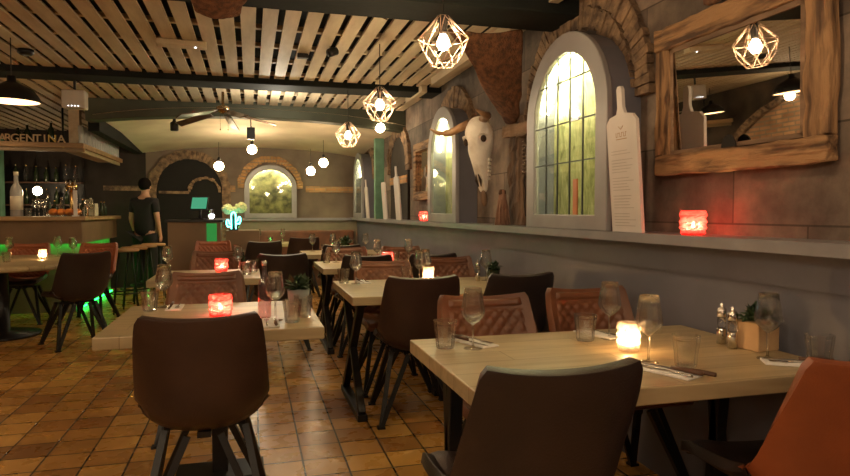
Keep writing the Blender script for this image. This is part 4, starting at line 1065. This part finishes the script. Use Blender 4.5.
# back bar
bb_ = thing('back_bar_cabinet', 'dark shelving cabinet against the wall behind the bar', 'cabinet', (-3.0, YB - .17, 0))
b = MB(); b.bb(-.75, .42, -.16, .16, 0, .95); b.bb(-.75, .42, .12, .16, .95, 1.95)
b.build('carcass', 'blackmetal', bb_)
for z in (1.35, 1.70): MB().bb(-.75, .42, -.10, .12, z, z + .02).build('shelf_board', 'darkwood', bb_)
rnd = random.Random(9); q = 0
for z in (1.3705, 1.7205):
    for k in range(7):
        bottle('spirit_bottle', ('dim bottle on the %s shelf behind the bar, %s from the tap side' % ('lower' if z < 1.5 else 'upper', ('first', 'second', 'third', 'fourth', 'fifth', 'sixth', 'seventh')[k])), -2.66 - k * .14, YB - .20, z, rnd.uniform(.22, .28), .034, rnd.choice(['dark_glass', 'glass']), cap='brass', group='bottles on the back bar')
t = place(bp_, 'bare bulb standing in for a reflection low behind the bar beside the display bottle', (-3.02, 10.55, 1.56), 0, 'bare bulbs near the back wall')  # added bulb makes the bright reflection behind the bar
for ch in [x for x in COL.objects if x.parent == t and x.name.startswith('cable')]:
    ch.scale = (1, 1, 4.4); ch.location.z = -.35
struct(MB().bb(-3.80, -3.62, 10.9, 11.1, 0, 2.4).build('trim_23', 'greenpost', bevel=.01))
# stools
def make_stool():
    t = thing('bar_stool', 'x', 'stool')
    MB().lathe([(.155, .76), (.165, .77), (.165, .785), (.15, .795), (1e-4, .79)], 20).build('seat', 'seatwood', t)
    for k in range(4):
        a = PI / 4 + k * PI / 2; c, s_ = math.cos(a), math.sin(a)
        MB().tube([(.10 * c, .10 * s_, .76), (.20 * c, .20 * s_, 0)], .011, 6).build('leg', 'blackmetal', t)
    b = MB(); b.tube([(.175 * math.cos(i * PI / 8), .175 * math.sin(i * PI / 8), .25) for i in range(17)], .009, 5); b.build('foot_ring', 'blackmetal', t)
    return t
st = make_stool()
for x, y, l in ((-1.50, 8.55, 'bar stool closest to the round table'), (-1.47, 9.0, 'second bar stool counted from the round table'), (-1.42, 9.46, 'third bar stool counted from the round table'), (-1.36, 9.92, 'bar stool furthest from the round table, by the standing person')):
    place(st, 'wooden seated black wire ' + l, (x, y, 0), .2, 'bar stools along the bar')

# ------------------------------------------------------------------ reception desk
dk = thing('reception_desk', 'small brown desk with a black top and green lit side near the alcove', 'desk', (-.71, 9.05, 0))
MB().box((0, 0, .56), (.66, .40, 1.12)).build('cabinet', 'bar_body', dk, bevel=.004)
MB().box((0, 0, 1.13), (.72, .46, .03)).build('desk_top', 'blackmetal', dk, bevel=.004)
MB().bb(.15, .28, -.208, -.201, .86, 1.10).build('light_panel', 'green_light', dk)
t = thing('side_cabinet', 'low green lit cabinet that carries the flowers and neon cactus', 'cabinet', (-.10, 9.15, 0))
MB().box((0, 0, .50), (.44, .36, 1.0)).build('carcass', 'bar_body', t, bevel=.004)
t = thing('pos_screen', 'slanted touch screen with a green glow on the reception desk', 'screen', (-.66, 9.05, 1.1455), R(-20))
MB().box((0, 0, .01), (.18, .16, .02)).tube([(0, .02, .02), (0, .03, .14)], .02, 8).build('stand', 'blackmetal', t)
rot = Matrix.Rotation(R(-20), 3, 'X'); MB().box((0, .01, .22), (.24, .02, .19), rot=rot).build('housing', 'blackmetal', t, bevel=.004)
MB().box(rot @ Vector((0, -.012, 0)) + Vector((0, .01, .22)), (.21, .004, .16), rot=rot).build('display', 'screen', t)
t = thing('glass_jug', 'small lit glass jug glowing green at the desk corner', 'jug', (-.50, 8.95, 1.1455))
MB().lathe([(.045, 0), (.05, .06), (.03, .10), (.036, .14)], 14).build('jug_body', 'glass', t); MB().ball((0, 0, .05), .028, 10, 8).build('light', 'whiteled', t)
t = thing('flower_vase', 'vase with round cream flowers behind the neon cactus', 'flowers', (-.21, 9.2, 1.0005))
MB().lathe([(.05, 0), (.06, .08), (.04, .17), (.045, .19)], 14).build('vase', 'dark_glass', t)
for dx, dz, r in ((-.09, .29, .075), (.085, .31, .08), (0, .27, .05)):
    b = MB(); rnd = random.Random(int(r * 1000) + int(dx * 100))
    for k in range(60):
        a = rnd.uniform(0, 2 * PI); e = rnd.uniform(-PI / 2, PI / 2); b.ball((dx + r * .85 * math.cos(a) * math.cos(e), r * .85 * math.sin(a) * math.cos(e), dz + r * .75 * math.sin(e)), .02, 6, 4)
    b.ball((dx, 0, dz), r * .85, 10, 8); b.build('blossom', 'flower', t)
    MB().tube([(0, 0, .16), (dx * .8, 0, dz - .04)], .005, 5).build('flower_stem', 'leaf', t)
t = thing('neon_cactus', 'cyan neon cactus lamp standing in front of the flowers', 'neon lamp', (-.22, 9.0, 1.0005))
MB().box((0, 0, .01), (.12, .06, .02)).build('base', 'blackmetal', t)
b = MB(); b.tube([(-.03, 0, .02), (-.03, 0, .20), (-.02, 0, .235), (0, 0, .245), (.02, 0, .235), (.03, 0, .20), (.03, 0, .02)], .008, 8)
for s_ in (-1, 1): b.tube([(s_ * .03, 0, .07 + .02 * s_), (s_ * .075, 0, .07 + .02 * s_), (s_ * .09, 0, .10 + .02 * s_), (s_ * .09, 0, .15 + .02 * s_), (s_ * .075, 0, .165 + .02 * s_), (s_ * .06, 0, .15 + .02 * s_), (s_ * .055, 0, .11 + .02 * s_), (s_ * .03, 0, .105 + .02 * s_)], .008, 8)
b.build('neon_tube', 'neon', t)

# ------------------------------------------------------------------ person
def skin_mesh(name, pts, edges, radii, m, parent, root=0, sub=2):
    me = bpy.data.meshes.new(name); me.from_pydata(pts, edges, []); o = bpy.data.objects.new(name, me); COL.objects.link(o); o.parent = parent
    o.modifiers.new('skin', 'SKIN'); me.materials.append(M[m])
    for i, r in enumerate(radii):
        s_ = me.skin_vertices[0].data[i]; s_.radius = r if isinstance(r, tuple) else (r, r); s_.use_root = (i == root)
    sb = o.modifiers.new('sub', 'SUBSURF'); sb.levels = sub; sb.render_levels = sub
    o.modifiers['skin'].use_smooth_shade = True
    return o
pt = thing('person', 'person in a black T-shirt standing by the bar stools, seen from behind, arms down', 'person', (-1.56, 10.5, 0), R(-25))
P = [(0, 0, .96), (0, .0, 1.10), (0, 0, 1.28), (0, .01, 1.42), (0, .02, 1.50), (0, .03, 1.56),           # pelvis..neck 0-5
     (0, .035, 1.63), (0, .04, 1.72),                                                                    # head 6,7
     (-.17, 0, 1.41), (-.22, -.01, 1.14), (-.20, .07, .92), (-.20, .09, .86),                            # arm L 8-11
     (.17, 0, 1.41), (.22, -.01, 1.14), (.20, .08, .92), (.20, .10, .86),                                # arm R 12-15
     (-.09, 0, .90), (-.10, .01, .50), (-.10, -.02, .08), (-.11, .12, .03),
     (.09, 0, .90), (.11, .03, .50), (.12, -.01, .08), (.14, .13, .03)]
Ed = [(0, 1), (1, 2), (2, 3), (3, 4), (4, 5), (5, 6), (6, 7), (3, 8), (8, 9), (9, 10), (10, 11), (3, 12), (12, 13), (13, 14), (14, 15), (0, 16), (16, 17), (17, 18), (18, 19), (0, 20), (20, 21), (21, 22), (22, 23)]
Rd = [(.15, .10), (.13, .095), (.15, .10), (.13, .09), (.058, .058), (.055, .055), (.078, .092), (.062, .075), (.055, .055), (.042, .042), (.030, .030), (.034, .018), (.055, .055), (.042, .042), (.030, .030), (.034, .018),
      (.085, .085), (.060, .060), (.042, .042), (.04, .03), (.085, .085), (.060, .060), (.042, .042), (.04, .03)]
skin_mesh('body', P, Ed, Rd, 'skin', pt)
for sx in (-1, 1):      # five fingers per hand
    for k in range(4):
        x = sx * .20; y0 = .075 + k * .018
        MB().tube([(x, y0, .86), (x - sx * .004, y0 + .004, .815), (x - sx * .014, y0 + .010, .785 + .006 * abs(k - 1.5))], [.0085, .008, .006], 6).build('finger', 'skin', pt)
    MB().tube([(x, .125, .885), (x - sx * .008, .145, .855), (x - sx * .012, .148, .83)], [.010, .009, .007], 6).build('thumb', 'skin', pt)
b = MB(); b.ball((0, .125, 1.625), .014, 8, 6, 0, (.8, 1, 1.4)); b.build('nose', 'skin', pt)
for sx in (-1, 1): MB().ball((sx * .078, .04, 1.63), .02, 8, 6, 0, (.5, .8, 1.4)).build('ear', 'skin', pt); MB().ball((sx * .03, .118, 1.655), .011, 8, 6).build('eye', 'hair', pt)
MB().ball((0, .112, 1.59), .022, 8, 6, 0, (1, .3, .25)).build('mouth', 'redlabel', pt)
MB().ball((0, .018, 1.675), .098, 16, 12, 0, (.95, 1.08, 1.05)).build('hair', 'hair', pt)
P2 = [(0, 0, .84), (0, 0, 1.10), (0, 0, 1.28), (0, .01, 1.42), (0, .015, 1.47), (-.17, 0, 1.41), (-.205, -.005, 1.22), (.17, 0, 1.41), (.205, -.005, 1.22)]
skin_mesh('t_shirt', P2, [(0, 1), (1, 2), (2, 3), (3, 4), (3, 5), (5, 6), (3, 7), (7, 8)], [(.185, .14), (.17, .125), (.175, .125), (.15, .11), (.07, .07), (.075, .075), (.062, .062), (.075, .075), (.062, .062)], 'blackcloth', pt)
P3 = [(0, 0, 1.02), (-.09, 0, .88), (-.10, .01, .50), (-.10, -.02, .07), (.09, 0, .88), (.11, .03, .50), (.12, -.01, .07)]
skin_mesh('trousers', P3, [(0, 1), (1, 2), (2, 3), (0, 4), (4, 5), (5, 6)], [(.178, .135), (.11, .11), (.08, .08), (.06, .06), (.11, .11), (.08, .08), (.06, .06)], 'blackcloth', pt)

# ------------------------------------------------------------------ room lights and added fill lights
def point(name, loc, e, c=(1, .72, .42), r=.05):
    l = bpy.data.lights.new(name, 'POINT'); l.energy = e; l.color = c; l.shadow_soft_size = r
    o = bpy.data.objects.new(name, l); COL.objects.link(o); o.location = loc; return o
# unseen lights added behind and beside the viewer, for fill and glass sparkle
for i in range(9): point('sparkle_fill_light', (-2.4 + i * .5, -1.2 - .25 * (i % 2), 1.9 + .12 * (i % 3)), 3.5, (1, .82, .6), .045)
for i, (x, y) in enumerate(((-1.2, -.9), (-2.6, 2.4), (-1.0, 1.0))): point('room_fill_light', (x, y, 2.2), 16, (1, .74, .46), .12)
point('vault_light', (-.1, 9.9, 2.0), 14, (1, .78, .5), .08)  # bare point light under the vault, no fixture modelled
point('green_lamp_light', (.05, 9.75, .95), 1.6, (.05, 1, .2), .04)
point('slat_light', (.3, 7.1, 2.25), 10, (1, .9, .7), .05)  # bare point light below the slats, without a fixture
